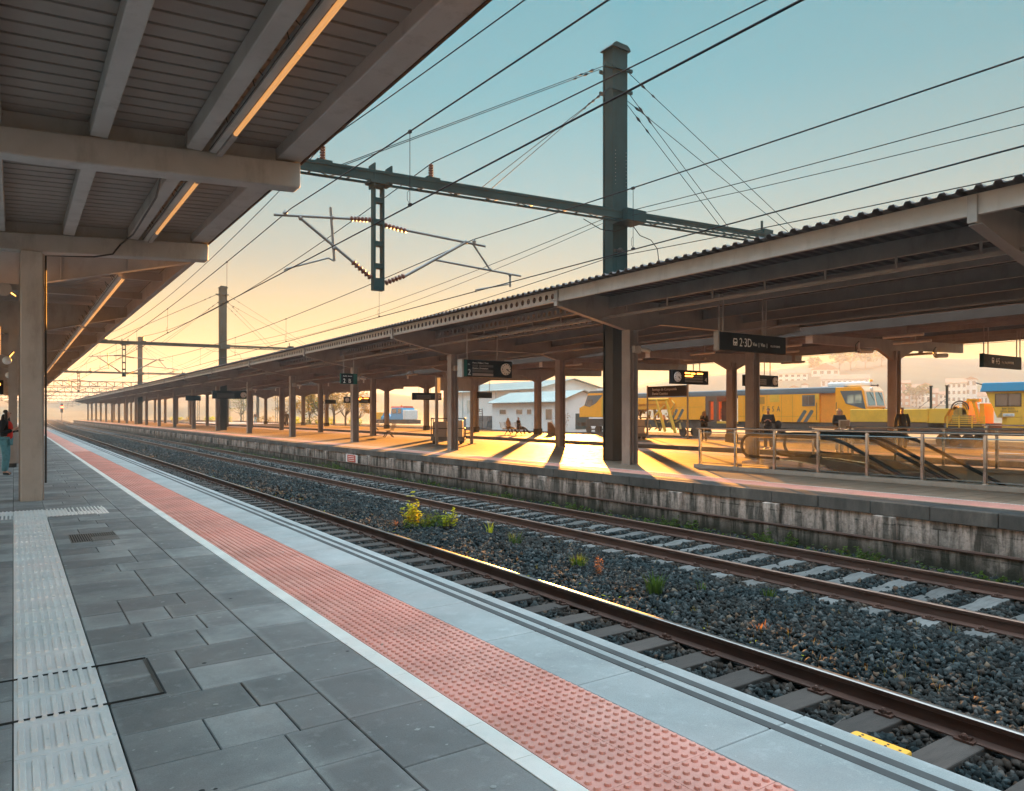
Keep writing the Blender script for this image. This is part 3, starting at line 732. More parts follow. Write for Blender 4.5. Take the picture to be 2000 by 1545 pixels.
# older far half of the near canopy: haunched I frames
CO = thing('platform_canopy', 'older far half of the near canopy with haunched frames seen behind the square column', 'canopy', (0.0, 40, 0))
zo = lambda x: 4.98+0.03*x
for x0, x1 in ((-3.4, 0.0), (0.0, 3.1)):
    pass
soffit('soffit', M['soffit'], -3.4, 3.05, 16.16, 128, zo, CO, pitch=0.3)
topsheet(-3.5, 3.2, 16.16, 128, zo, 0.07, MB()).build('roof_sheet', M['deck'], CO)
MB().box(3.05, 3.18, 16.16, 128, 4.70, 5.05).build('edge_beam', M['taupe2'], CO, bevel=0.01)
for k in range(11):
    y = 16.45+10.3*k
    poly = [(-3.1,4.66),(-.2,3.92),(.2,3.92),(3.05,4.66),(3.05,4.97),(-3.1,4.87)]
    w = MB().prism(poly, 'y', y-.012, y+.012)
    for p, q in (((-3.1,4.66),(-.2,3.92)),((.2,3.92),(3.05,4.66))): w.bar((p[0],y,p[1]),(q[0],y,q[1]),.20,.02)
    for x in (.75, 1.9, -.75, -1.9): w.box(x-.01, x+.01, y-.09, y+.09, 3.92+0.26*(abs(x)-.2)+.01, 4.9)
    w.build('frame', M['taupe2'], CO)
    c = MB()
    if k > 0:
        c.box(-.12,.10,y-.12,y-.10,0,3.95).box(-.12,.10,y+.10,y+.12,0,3.95).box(-.02,.0,y-.1,y+.1,0,3.95); c.build('column', M['taupe2'], CO)
    for j in (1, 2):
        yy = y+10.3*j/3.0
        if yy < 127: MB().prism([(-3.1,4.72),(3.05,4.78),(3.05,4.97),(-3.1,4.87)], 'y', yy-.06, yy+.06).build('rafter', M['taupe2'], CO)
for k in range(6):
    y0 = 16.7+10.3*k
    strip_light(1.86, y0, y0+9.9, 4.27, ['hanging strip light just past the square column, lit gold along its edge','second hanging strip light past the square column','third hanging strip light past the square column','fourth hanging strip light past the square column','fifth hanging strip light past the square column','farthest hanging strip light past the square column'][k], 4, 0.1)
BL = thing('hanging_sign', 'green hanging panel at the left edge beside the square column', 'sign', (-0.55, 21, 3.0))
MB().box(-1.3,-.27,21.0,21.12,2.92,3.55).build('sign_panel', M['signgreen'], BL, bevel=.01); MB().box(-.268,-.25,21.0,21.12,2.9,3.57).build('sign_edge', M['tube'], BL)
MB().tube((-.8,21.06,3.55),(-.8,21.06,4.9),.015).build('sign_hanger', M['taupe2'], BL)
SPK = thing('loudspeaker', 'round beige loudspeaker fixed beside the square column', 'loudspeaker', (-.1, 18.5, 4.1))
MB().lathe((-.17,18.5,4.1), [(.05,.12),(.09,.05),(.14,0.0),(.15,-.03),(.13,-.04)], 18, 'y').build('horn', M['taupe'], SPK, smooth=True); MB().bar((-.12,18.6,4.1),(.04,19.4,4.08),.03,.03).build('bracket', M['taupe2'], SPK)
for kk, (yy, lab) in enumerate(((24.0, 'small beige camera under the green panel on the near platform'), (33.0, 'second small camera farther along the near platform columns'))):
    cmr = thing('security_camera', lab, 'camera', (-.12, yy, 2.95))
    MB().sphere((-.14,yy,2.95),.11,12,8).build('dome', M['white'], cmr, smooth=True); MB().bar((-.1,yy,3.05),(0.0,yy+.2,3.2),.04,.04).build('bracket', M['taupe2'], cmr)
DP = thing('departure_board', 'small departure board with amber text hanging far down the near platform', 'display board', (-1.0, 38, 2.5))
MB().box(-2.2,-.35,38,38.2,2.35,2.95).build('board_case', M['sign'], DP); MB().box(-1.9,-.9,37.985,37.998,2.72,2.82).box(-.75,-.45,37.985,37.998,2.72,2.82).build('amber_text', M['amber'], DP); MB().tube((-1.3,38.1,2.95),(-1.3,38.1,4.9),.02).build('hanger', M['taupe2'], DP)

# ------------------------------------------------------------------ canopy over the island platform
PY = [16.07+10.65*k for k in range(-3, 19)]
CI = thing('platform_canopy', 'long canopy over the island platform with ribbed roof, rows of columns and pierced edge beams', 'canopy', (18.0, 60, 0))
zi = lambda x: 4.86+0.018*abs(x-18)
def ribbed(name, mat, xs, y0, y1, zf, parent, pitch=0.27, h=0.055):
    prof = []; y = y0
    while y < y1: prof += [(y,0),(y+pitch*.45,0),(y+pitch*.58,h),(y+pitch*.87,h)]; y += pitch
    n = len(prof); vs = []
    for t in (0, .012):
        for x in xs:
            for p in prof: vs.append((x, p[0], zf(x)+p[1]+t))
    mm = len(xs); fs = []
    for s in (0, 1):
        o = s*mm*n
        fs += [(o+j*n+i, o+j*n+i+1, o+(j+1)*n+i+1, o+(j+1)*n+i) for j in range(mm-1) for i in range(n-1)]
    for j in (0, mm-1): fs += [(j*n+i, j*n+i+1, mm*n+j*n+i+1, mm*n+j*n+i) for i in range(n-1)]
    return MB().add(vs, fs).build(name, mat, parent)
ribbed('roof_sheet', M['deck'], [12.24, 18.0, 23.8], -16, 212, zi, CI)
def cell_web(m, x, y0, y1, zb, h, pitch=0.29, r=0.085, t=0.008):
    n = max(1, int((y1-y0)/pitch)); p = (y1-y0)/n; zc = zb+h/2; K = 12
    for i in range(n):
        yc = y0+(i+.5)*p; inner = []; outer = []
        for k in range(K):
            a = 2*PI*(k+.5)/K; c, s_ = math.cos(a), math.sin(a); inner.append((yc+r*c, zc+r*s_))
            sc = min((p/2)/max(abs(c),1e-6), (h/2)/max(abs(s_),1e-6)); outer.append((yc+sc*c, zc+sc*s_))
        b = len(m.v); vs = []
        for xx in (x, x+t): vs += [(xx,)+q for q in inner] + [(xx,)+q for q in outer]
        fs = []
        for k in range(K):
            k2 = (k+1)%K
            fs += [(k, k2, K+k2, K+k), (2*K+k, 3*K+k, 3*K+k2, 2*K+k2), (k, 2*K+k, 2*K+k2, k2)]
            # corners of the cell
        m.add(vs, fs)
        for sy in (-1, 1):
            for sz in (-1, 1):
                pass
PUR = (12.46, 14.35, 16.4, 18.4, 20.4, 22.3, 23.55)
for x in PUR:
    zt = zi(x)-.004; h = .32; zb = zt-h; m = MB(); s = 1 if x < 18 else -1
    m.box(x, x+s*.09, -16, 211.8, zb-.010, zb); m.box(x, x+s*.09, -16, 211.8, zt-.010, zt)
    for a, b in zip(PY[:-1], PY[1:]):
        if x < 17 and 15 < a < 95: cell_web(m, x, a+.06, b-.06, zb, h-.010)
        else: m.box(min(x, x+s*.008), max(x, x+s*.008), a+.002, b-.002, zb, zt-.010)
    m.build('edge_beam' if x == 12.46 else 'purlin', M['fascia'] if x == 12.46 else M['taupe2'], CI)
for y in PY:                                     # cantilever frames
    low = [(12.52,4.50),(13.6,4.28),(14.9,4.02),(15.5,4.02),(16.4,4.26),(19.7,4.26),(20.6,4.02),(21.2,4.02),(22.4,4.3),(23.6,4.52)]
    w = MB().prism(low + [(23.6, 4.93), (12.52, 4.93)], 'y', y-.012, y+.012)
    for p, q in zip(low[:-1], low[1:]): w.bar((p[0],y,p[1]-.008),(q[0],y,q[1]-.008),.20,.018)
    w.box(12.40, 12.455, y-.07, y+.07, 4.50, 4.93)
    w.build('frame', M['taupe2'], CI)
for y in PY:
    for x in (15.2, 20.9):
        m = MB().box(x-.17,x-.145,y-.17,y+.17,0,4.0).box(x+.145,x+.17,y-.17,y+.17,0,4.0).box(x-.145,x+.145,y-.012,y+.012,0,4.0)
        m.box(x-.2,x+.2,y-.2,y+.2,-.0,.012)
        c = m.build('column', M['taupe2'], CI)
        MB().tube((x-.06,y-.07,.02),(x-.06,y-.07,3.4),.03,8).tube((x+.05,y-.07,.02),(x+.05,y-.07,3.4),.03,8).build('drain_pipe', M['taupe2'], c, smooth=True)
MB().box(14.08, 14.15, -16, 211, 4.25, 4.32).build('cable_tray', M['taupe2'], CI)
for k in range(44): MB().box(14.10,14.13,3+k*1.5,3.04+k*1.5,4.32,4.55).build('tray_hanger', M['taupe2'], CI)
MB().box(19.2, 19.27, -16, 150, 4.14, 4.2).build('cable_tray', M['taupe2'], CI)
MB().box(12.0, 12.41, 15.9, 15.93, 4.6, 4.62).build('edge_bracket', M['taupe2'], CI)

CAMS = ['beside the glass escalator rail', 'left of the clock board', 'near the 2 B sign', 'on the fourth column from the mast', 'on the fifth column from the mast', 'on the sixth column from the mast']
for k in range(6):
    y = PY[3+k]; x = 15.2
    t = thing('speaker_box', 'pale speaker box high on the island column ' + CAMS[k], 'speaker', (x, y, 3.45), group='speaker boxes on the island columns')
    MB().box(x-.1,x+.16,y-.32,y-.18,3.3,3.52).build('speaker_case', M['taupe'], t, bevel=.015)
    MB().path([(x+.2,y-.25,3.42),(x+.34,y-.3,3.40),(x+.5,y-.33,3.38)],[.05,.06,.045],10).build('camera_body', M['white'], t, smooth=True)

# ------------------------------------------------------------------ canopy of the far platform
FY = [17.3+8.9*k for k in range(-2, 12)]
CF = thing('platform_canopy', 'far platform canopy on single columns with branching haunched arms', 'canopy', (32.3, 60, 0))
zf = lambda x: 4.68+0.024*(x-26)
ribbed('roof_sheet', M['deck'], [25.7, 38.9], -2, 117, lambda x: zf(x)+.16, CF, 0.3)
MB().box(25.66, 25.70, -2, 117, 4.58, 5.12).build('fascia', M['shadedsteel'], CF)  # board added to close the bright gap; shade put into its dark colour
for x in (25.8, 28, 30.2, 34.4, 36.6, 38.7): MB().box(x-.04, x+.04, -2, 117, zf(x)-.02, zf(x)+.16).build('purlin', M['taupe2'], CF)
for y in FY:
    poly = [(26.0,4.30),(30.8,4.345),(32.08,3.88),(32.52,3.88),(33.8,4.39),(38.5,4.50),(38.5,4.94),(26.0,4.63)]
    MB().prism(poly, 'y', y-.09, y+.09).build('arm', M['taupe2'], CF, bevel=.006)
    MB().prism([(25.97,4.30),(26.0,4.30),(26.0,4.63),(25.97,4.63)], 'y', y-.15, y+.15).build('arm_end_plate', M['white'], CF)
    m = MB().box(32.3-.2,32.3-.16,y-.2,y+.2,0,4.3).box(32.3+.16,32.3+.2,y-.2,y+.2,0,4.3).box(32.3-.16,32.3+.16,y-.03,y+.03,0,4.3)
    c = m.build('column', M['taupe2'], CF); MB().box(32.3-.24,32.3+.24,y-.24,y+.24,0,.42).build('column_foot', M['under'], c)
def batten(x, y0, z, label):
    t = thing('batten_light', label, 'light', (x, y0+.7, z), group='batten lights under the island canopies')
    MB().path([(x,y0,z),(x,y0+1.5,z)],.06,8).build('light_cover', M['lampcover'], t, smooth=True); MB().box(x-.03,x+.03,y0+.6,y0+.8,z+.05,z+.4).build('light_hanger', M['taupe2'], t)
bl = [(27.4,13.6),(27.4,18.6),(27.4,23.2),(27.4,28.0),(27.4,33.0),(30.0,14.6),(30.0,20.5),(30.0,26.0),(36.4,17.5),(36.4,24.5)]
nm = ['right of the branching arm nearest the train cab','above the person at the train cab','between the two branching columns','left of the branching column behind the mast','above the station nameboard','near the 4 5 hanging sign','over the far clock board','over the branching column left of the name board','over the backpack traveller','behind the far clock']
for (x, y), s in zip(bl, nm): batten(x, y, 4.42, 'unlit white batten light ' + s)
for j, (x, y, s) in enumerate(((21.3, 22.0, 'near the 2 3 D sign'), (21.3, 31.5, 'near the baggage trolley'), (21.3, 42.0, 'above the empty metal bench'))): batten(x, y, 4.05, 'unlit batten light between island columns ' + s)
for (x, y, z, s) in ((29.0,17.0,4.12,'under the branching arm left of the right-hand column'), (35.6,17.1,4.22,'under the right arm end beyond the right-hand column')):
    t = thing('security_camera', 'white bullet camera hanging ' + s, 'camera', (x,y,z), group='bullet cameras under the far canopy')
    MB().path([(x,y,z),(x+.75,y-.1,z+.05)],[.10,.11],10).build('camera_body', M['white'], t, smooth=True)
    MB().path([(x-.02,y,z+.4),(x-.25,y,z+.25),(x-.22,y,z-.05),(x,y,z-.02)],.02,6).build('camera_cable', M['black'], t); MB().tube((x,y,z),(x,y,z+.35),.03).build('camera_arm', M['white'], t)

# ------------------------------------------------------------------ catenary masts
def bpt(x): return 18.3-0.11*(x-5.98)               # y of the cross beam at x (first mast)
def insulator(m, p, q, r=.055, n=6):
    p = Vector(p); q = Vector(q); pts = []; rs = []
    for i in range(n):
        for f, rr in ((0,.5),(.25,1),(.6,1),(.8,.5)):
            pts.append(p.lerp(q, (i+f)/n)); rs.append(r*rr)
    pts.append(q); rs.append(r*.5); m.path(pts, rs, 10)
MASTL = ['big dark green steel catenary mast rising through the island canopy, nearest of its row', 'second dark green catenary mast standing farther along the island platform', 'third catenary mast, small, near the far end of the island canopy']
MAST_Y = [17.8, 71.8, 125.8]
def make_mast():
    root = thing('catenary_mast', MASTL[0], 'catenary mast', (16.2, 17.8, 0), group='catenary masts along the island platform')
    x, y = 16.2, 17.8
    # two-channel column: deep side plates with a recessed back
    up = MB().box(x-.30,x+.30,y-.24,y-.215,4.9,13.3).box(x-.30,x-.275,y-.215,y+.24,4.9,13.3).box(x+.275,x+.30,y-.215,y+.24,4.9,13.3).box(x-.20,x-.17,y-.25,y-.239,4.9,13.3)
    up.box(x-.30,x+.30,y+.24,y+.262,4.9,13.3)
    up.box(x-.335,x-.302,y-.24,y-.19,4.9,13.3).box(x-.335,x-.302,y+.19,y+.24,4.9,13.3)
    c = up.build('column', M['mast'], root)
    MB().box(x-.30,x+.30,y-.24,y-.215,0,4.9).box(x-.30,x-.275,y-.215,y+.24,0,4.9).box(x+.275,x+.30,y-.215,y+.262,0,4.9).box(x-.335,x-.302,y-.24,y-.19,0,4.9).box(x-.335,x-.302,y+.19,y+.24,0,4.9).build('column_base', M['black'], root)
    rv = MB()
    for k in range(10):
        for xx in (x-.22, x+.24): rv.lathe((xx, y-.252, 8.9+k*.12), [(.016,.012),(.012,-.004)], 6, 'y')
    rv.build('rivets', M['alu'], c)
    MB().prism([(x-.42,13.28),(x+.40,13.28),(x+.36,13.36),(x+.26,13.44),(x-.22,13.46),(x-.34,13.38)], 'y', y-.30, y+.30).build('cap', M['mast'], root)
    m = MB()
    for zz in (12.6, 11.9): m.box(x-.42,x+.46,y-.32,y-.24,zz,zz+.10).box(x-.42,x+.46,y+.262,y+.33,zz,zz+.10)
    m.box(x-.7,x-.3,y-.30,y-.22,12.55,12.68).build('clamp_bracket', M['mast'], root)
    # cross beam: box girder of two chords laced at the sides
    z0 = 7.78
    def B(xx, dy=0, dz=0): return (xx, bpt(xx)+dy-0.0, z0+dz)
    g = MB()
    for dy in (-.16, .16):
        g.bar(B(5.0,dy,.10), B(22.6,dy,.10), .09, .07); g.bar(B(5.0,dy,-.12), B(22.6,dy,-.12), .07, .05)
        n = 30
        for i in range(n):
            xa = 5.0+17.6*i/n; xb = 5.0+17.6*(i+1)/n
            g.bar(B(xa,dy,-.1 if i%2 else .08), B(xb,dy,.08 if i%2 else -.1), .025, .02)
    g.bar(B(5.0,-.18,.0), B(15.9,-.18,.0), .012, .24)
    g.bar(B(16.6,-.18,.03), B(22.6,-.18,.03), .012, .16)
    for i in range(18): xa = 5.2+i*1.0; g.bar(B(xa,-.16,.11), B(xa,.16,.11), .06, .03); g.bar(B(xa,-.16,-.13), B(xa,.16,-.13), .05, .02)
    g.box(15.8,16.62,bpt(16.2)-.36,bpt(16.2)+.36,z0-.2,z0+.16)
    g.box(21.9,22.4,bpt(22)-.2,bpt(22)+.2,z0+.13,z0+.28)
    g.build('cross_beam', M['mast'], root)
    # drop post with rectangular openings
    px = 8.0; pyy = bpt(px); p = MB()
    p.box(px-.15,px-.10,pyy-.10,pyy+.10,4.78,z0-.12).box(px+.10,px+.15,pyy-.10,pyy+.10,4.78,z0-.12)
    for zz in (4.78,5.36,5.95,6.53,7.10,7.5): p.box(px-.10,px+.10,pyy-.09,pyy+.09,zz,zz+(.32 if zz < 4.8 else .13))
    p.box(px-.28,px+.28,pyy-.2,pyy+.2,z0-.2,z0-.125); p.box(px-.18,px-.14,pyy-.19,pyy+.19,z0-.3,z0+.32).box(px+.30,px+.34,pyy-.19,pyy+.19,z0-.2,z0+.32)
    p.build('drop_post', M['mast'], root)
    # cantilevers
    def Q(xx, zz, dy=0): return (xx, bpt(xx)+dy, zz)
    a = MB(); a.tube(Q(7.55,6.62),Q(5.35,6.46),.035,8).tube(Q(7.55,5.32),Q(6.0,6.45),.04,8).tube(Q(6.75,6.83),Q(6.85,5.45),.035,8).tube(Q(6.7,5.52),Q(5.62,5.13),.022,8).tube(Q(6.84,5.45),Q(6.7,5.52),.02,8).tube(Q(5.62,5.13),Q(5.6,5.05),.02,6)
    a.lathe(Q(5.62,6.50), [(.05,-.02),(.06,.04),(.02,.1)], 8); a.sphere(Q(6.0,6.45),.06,8,6); a.sphere(Q(6.8,6.57),.06,8,6); a.sphere(Q(6.84,5.78),.06,8,6)
    a.build('cantilever', M['alu'], root, smooth=True)
    a = MB(); a.tube(Q(8.75,6.48),Q(11.15,6.30),.035,8).tube(Q(8.7,5.2),Q(10.55,6.35),.04,8).tube(Q(9.6,5.76),Q(12.3,5.55),.03,8).tube(Q(10.75,6.34),Q(11.3,5.65),.028,8).tube(Q(11.95,5.56),Q(11.95,5.2),.03,8).tube(Q(11.9,5.28),Q(10.85,5.03),.022,8).tube(Q(10.85,5.03),Q(10.85,4.96),.018,6)
    a.sphere(Q(10.55,6.35),.06,8,6); a.lathe(Q(10.8,6.36), [(.05,-.02),(.06,.04),(.02,.1)], 8); a.sphere(Q(11.95,5.55),.055,8,6); a.sphere(Q(11.3,5.65),.05,8,6)
    a.build('cantilever', M['alu'], root, smooth=True)
    for p1, p2, r in ((Q(7.82,6.64),Q(7.25,6.60),.075),(Q(7.82,5.1),Q(7.3,5.5),.075),(Q(8.18,6.55),Q(8.8,6.46),.075),(Q(8.2,5.0),Q(8.75,5.25),.075),(Q(6.55,7.97),Q(6.55,8.38),.075),(Q(9.5,7.97),Q(9.5,8.38),.075)):
        i = MB(); insulator(i, p1, p2, r); i.build('insulator', M['insul'], root, smooth=True)
    MB().box(6.35,6.75,bpt(6.55)-.18,bpt(6.55)+.18,z0+.13,z0+.2).box(9.3,9.7,bpt(9.5)-.18,bpt(9.5)+.18,z0+.13,z0+.2).box(22.0,22.06,bpt(22)-.03,bpt(22)+.03,z0+.28,z0+.6).build('insulator_plate', M['mast'], root)
    # stays
    for (p1, p2) in (((x-.6,y-.2,12.62),B(6.95,0,.15)),((x-.6,y+.1,12.60),B(7.0,.1,.15)),((x-.42,y-.2,11.95),B(11.0,0,.15)),((x-.42,y+.1,11.93),B(11.3,0,.15)),
                     ((x+.42,y-.2,12.62),B(24.0,0,.3)),((x+.42,y-.2,11.95),B(20.5,0,.13)),((x+.42,y+.1,11.95),B(23.7,0,.2)),((x+.3,y-.2,11.6),B(20.1,0,.13))):
        p1 = Vector(p1); p2 = Vector(p2); s = MB(); s.tube(p1, p2, .011, 5)
        d = (p2-p1).normalized()
        s.path([p1+d*.5, p1+d*.62, p1+d*.75], [.012,.045,.012], 6).path([p1+d*1.0, p1+d*1.1, p1+d*1.2], [.012,.035,.012], 6)
        s.build('stay_wire', M['wire'], root)
    MB().path([(x+.42,y-.3,7.7),(x+.75,y-.35,7.35),(x+1.2,y-.4,7.25),(x+1.5,y-.4,7.0),(x+1.6,y-.4,6.4),(x+1.4,y-.4,5.6),(x+1.2,y-.4,5.1)],.014,6).path([(x-1.6,y-.3,7.55),(x-1.0,y-.4,7.3),(x-.4,y-.42,7.3),(x+.2,y-.4,7.55),(x+.5,y-.4,7.8)],.014,6).build('jumper_cable', M['wire'], root, smooth=True)
    i = MB(); i.lathe((x-.12,y-.33,6.75), [(.05,.08),(.09,.0),(.09,-.05),(.05,-.10)], 10, 'y'); i.box(x-.3,x+.2,y-.27,y-.245,6.72,6.80); i.build('post_insulator', M['under'], root)
    return root
mast0 = make_mast()
for k in (1, 2): dup(mast0, None, (16.2, MAST_Y[k], 0), MASTL[k])

# ------------------------------------------------------------------ overhead wires
def wire(name, label, x, zs, sag, r, cat, xz=0.0, droppers=None):
    """zs: support height; spans of 54 m between masts, parabolic sag; follows the track"""
    m = MB(); pts = []
    y = -36.2
    while y < 400:
        u = ((y+36.2) % 54.0)/54.0
        pts.append((x+bend(y)+xz*math.cos(PI*(y+36.2)/54.0), y, zs-sag*4*u*(1-u))); y += 2.7
    m.path(pts, r, 6, cap=False); o = m.build(name, M['wire']); return tag(o, label, cat, group='overhead wires')
wire('feeder_wire', 'upper wire on the left pin insulator nearest the canopy edge', 6.55, 8.40, 0.9, .012, 'wire')
wire('feeder_wire', 'upper wire on the right pin insulator above the second track', 9.5, 8.40, 0.9, .014, 'wire')
def catenary(x, zm, zc, sag, la, lb):
    m = wire('messenger_wire', la, x, zm, sag, .013, 'wire'); c = wire('contact_wire', lb, x, zc, 0.0, .013, 'wire')
    d = MB()
    for s in range(8):
        for f in (.12, .32, .5, .68, .88):
            y = -36.2+54*(s+f); u = f; zt = zm-sag*4*u*(1-u)
            if y < 2 or y > 350: continue
            xx = x+bend(y); d.tube((xx,y,zc),(xx,y,zt),.006,5); d.path([(xx,y,zc+.02),(xx-.05,y,zc+.1),(xx-.05,y,zc+.22),(xx,y,zc+.28)],.005,4)
            d.box(xx-.02,xx+.02,y-.04,y+.04,zc-.01,zc+.04); d.box(xx-.02,xx+.02,y-.04,y+.04,zt-.03,zt+.02)
    d.build('dropper', M['wire'], m); m.children[0]['kind'] = 'stuff'
catenary(5.6, 6.52, 5.06, 0.45, 'messenger wire over the near track, tied to the left cantilever tip', 'contact wire over the near track, held by the left steady arm')
catenary(10.8, 6.46, 4.97, 0.45, 'messenger wire over the second track on the right cantilever', 'contact wire over the second track under the right steady arm')
wire('feeder_wire', 'thin wire clamped to the mast just above its cross beam', 16.05, 7.95, 0.8, .011, 'wire')
wire('feeder_wire', 'thin wire running close under the clamped mast wire', 16.0, 7.80, 1.1, .009, 'wire')
wire('feeder_wire', 'lowest wire passing the mast on its small post insulator', 15.9, 6.55, 0.7, .012, 'wire')
for x in (24.7, 38.0, 43.0):
    wire('contact_wire', {24.7:'contact wire over the gap between the two island platforms', 38.0:'wire above the first yard track beyond the far platform', 43.0:'wire above the second yard track beyond the far platform'}[x], x, 5.3, 0.0, .012, 'wire')

# portals far down the line
def gantry(y, label, x0=-14, x1=46, z=7.4):
    t = thing('portal_gantry', label, 'gantry', (x0+30, y, 0), group='lattice portals over the far tracks')
    m = MB(); h = 1.1
    for dy in (-.5, .5):
        m.bar((x0,y+dy,z),(x1,y+dy,z),.14,.14).bar((x0,y+dy,z+h),(x1,y+dy,z+h),.14,.14)
        n = int((x1-x0)/1.6)
        for i in range(n):
            a = x0+(x1-x0)*i/n; b = x0+(x1-x0)*(i+1)/n; m.bar((a,y+dy,z),(a,y+dy,z+h),.08,.08); m.bar((a,y+dy,z if i%2 else z+h),(b,y+dy,z+h if i%2 else z),.06,.06)
    m.build('lattice_beam', M['mast'], t)
    for x in (x0, x1):
        MB().box(x-.25,x+.25,y-.4,y+.4,-1,z+h+.4).build('leg', M['mast'], t)
    d = MB()
    for x in (x0+12, x0+21, x0+33, x0+44):
        d.box(x-.14,x-.08,y-.1,y+.1,z-2.6,z).box(x+.08,x+.14,y-.1,y+.1,z-2.6,z)
        for zz in (.2,.9,1.6,2.3): d.box(x-.08,x+.08,y-.08,y+.08,z-zz-.14,z-zz)
        d.tube((x-.1,y,z-.9),(x-2.4,y,z-1.1),.05,6).tube((x-.1,y,z-2.4),(x-2.2,y,z-1.1),.05,6).tube((x+.1,y,z-.9),(x+2.4,y,z-1.1),.05,6).tube((x+.1,y,z-2.4),(x+2.2,y,z-1.1),.05,6)
    d.build('drop_arm', M['mast'], t)
for k, y in enumerate((180, 225, 275, 330, 395, 470)):
    gantry(y, ['nearest lattice portal over the far tracks','second lattice portal over the far tracks','third lattice portal over the far tracks','fourth lattice portal over the far tracks, hazy','fifth lattice portal over the far tracks, hazy','faintest lattice portal over the far tracks'][k], -16+bend(y), 48+bend(y))
SG = thing('railway_signal', 'small railway signal showing red at the far end of the island platform', 'signal', (10.2, 218, -1))
MB().tube((10.2,218,-1),(10.2,218,4.2),.09).build('signal_post', M['alu'], SG); MB().box(9.9,10.5,218,218.3,1.9,4.1).build('signal_head', M['black'], SG, bevel=.05); MB().lathe((10.2,217.95,3.3), [(.30,0),(.28,.04)], 14, 'y').build('red_lamp', M['redlamp'], SG)
# ------------------------------------------------------------------ signs, boards and clocks
def text(name, body, loc, rot, size, mat, parent, align='LEFT', sx=1.0):
    c = bpy.data.curves.new(name, 'FONT'); c.body = body; c.size = size; c.align_x = align; c.extrude = 0.003; c.space_character = 1.02; c.resolution_u = 4
    tmp = bpy.data.objects.new(name, c); me = bpy.data.meshes.new_from_object(tmp); bpy.data.objects.remove(tmp); bpy.data.curves.remove(c)
    me.materials.clear(); me.materials.append(mat); o = bpy.data.objects.new(name, me); COL.objects.link(o); o.parent = parent
    o.location = Vector(loc) - base_of(parent); o.rotation_euler = rot; o.scale = (sx, 1, 1); return o
FACE = (R(90), 0, 0)                       # reads along +X, seen from -Y
def hang(s, xs, y, z0, z1, name):
    for x in xs: MB().box(x-.015, x+.015, y-.015, y+.015, z0, z1).build(name, M['taupe2'], s)
def clock_face(x, y, z, r, parent):
    c = MB().lathe((x, y, z), [(r*1.08, .01), (r*1.08, -.02), (r, -.03)], 28, 'y').build('clock_rim', M['white'], parent, smooth=True)
    f = MB().lathe((x, y-.031, z), [(r*.97, .0), (r*.97, -.004)], 28, 'y').build('clock_dial', M['clock'], parent)
    h = MB()
    for a, l, w in ((R(105), .5, .035), (R(125), .82, .025)): h.bar((x, y-.042, z), (x+r*l*math.sin(a), y-.042, z+r*l*math.cos(a)), w, .008, (0,1,0))
    h.build('clock_hands', M['black'], parent)
    t = MB()
    for k in range(12):
        a = 2*PI*k/12; t.bar((x+r*.8*math.sin(a), y-.039, z+r*.8*math.cos(a)), (x+r*.94*math.sin(a), y-.039, z+r*.94*math.cos(a)), .03 if k%3 else .05, .006, (0,1,0))
    t.build('clock_marks', M['black'], parent)
def train_icon(x, y, z, s, parent):
    m = MB().prism([(x-.35*s,z+.1*s),(x+.35*s,z+.1*s),(x+.38*s,z+.6*s),(x+.3*s,z+.95*s),(x-.3*s,z+.95*s),(x-.38*s,z+.6*s)], 'y', y-.006, y)
    m.build('train_symbol', M['letter'], parent)
    MB().box(x-.24*s,x+.24*s,y-.009,y-.0065,z+.55*s,z+.8*s).box(x-.22*s,x-.1*s,y-.009,y-.0065,z+.2*s,z+.34*s).box(x+.1*s,x+.22*s,y-.009,y-.0065,z+.2*s,z+.34*s).build('symbol_window', M['sign'], parent)

s = thing('hanging_sign', 'dark hanging sign reading 2 3 D with small train symbol above the escalator rail', 'sign', (16.3, 12.5, 3.38))
MB().box(14.93,17.70,12.5,12.62,3.15,3.62).build('sign_panel', M['sign'], s, bevel=.008); MB().box(14.87,14.925,12.49,12.63,3.14,3.63).build('sign_edge', M['taupe'], s)
hang(s, (15.0,15.15,16.75,16.9), 12.56, 3.62, 4.6, 'sign_hanger')
text('lettering', '2·3D', (15.72,12.497,3.28), FACE, .32, M['letter'], s, sx=.78); text('lettering', 'Vías  |  Vías  |', (16.26,12.497,3.32), FACE, .13, M['letter'], s, sx=.85); text('lettering', 'PLATFORMS', (17.02,12.497,3.32), FACE, .075, M['letter'], s)
train_icon(15.55, 12.497, 3.27, .22, s)

s = thing('clock_board', 'black board with big 2, grey panels and a round white clock near the trolley', 'display board', (14.4, 22.7, 3.15))
MB().box(13.36,15.46,22.7,23.0,2.85,3.47).build('board_case', M['sign'], s, bevel=.01); MB().box(13.38,13.50,22.690,22.699,2.87,3.45).build('green_band', M['signgreen'], s)
MB().box(13.29,13.355,22.69,23.02,2.84,3.48).build('board_edge', M['taupe'], s)
for a, b_, c, d in ((13.73,13.96,3.22,3.30),(14.01,14.62,3.22,3.30),(13.73,14.62,3.03,3.12),(13.73,14.62,2.90,2.99)): MB().box(a,b_,22.688,22.699,c,d).build('board_panel', M['screen'] if c > 2.95 else M['taupe2'], s)
text('lettering', '2', (13.53,22.69,2.92), FACE, .30, M['letter'], s, sx=.85); text('lettering', 'Vía', (13.53,22.69,3.28), FACE, .07, M['letter'], s)
text('lettering', 'Hora | Time', (13.73,22.69,3.34), FACE, .075, M['letter'], s); text('lettering', 'Tren | Train', (14.03,22.69,3.34), FACE, .075, M['letter'], s); text('lettering', 'Destino | Destination', (13.73,22.69,3.145), FACE, .075, M['letter'], s)
clock_face(15.17, 22.68, 3.17, .20, s)
hang(s, (13.6, 14.9), 22.85, 3.47, 4.6, 'board_hanger')

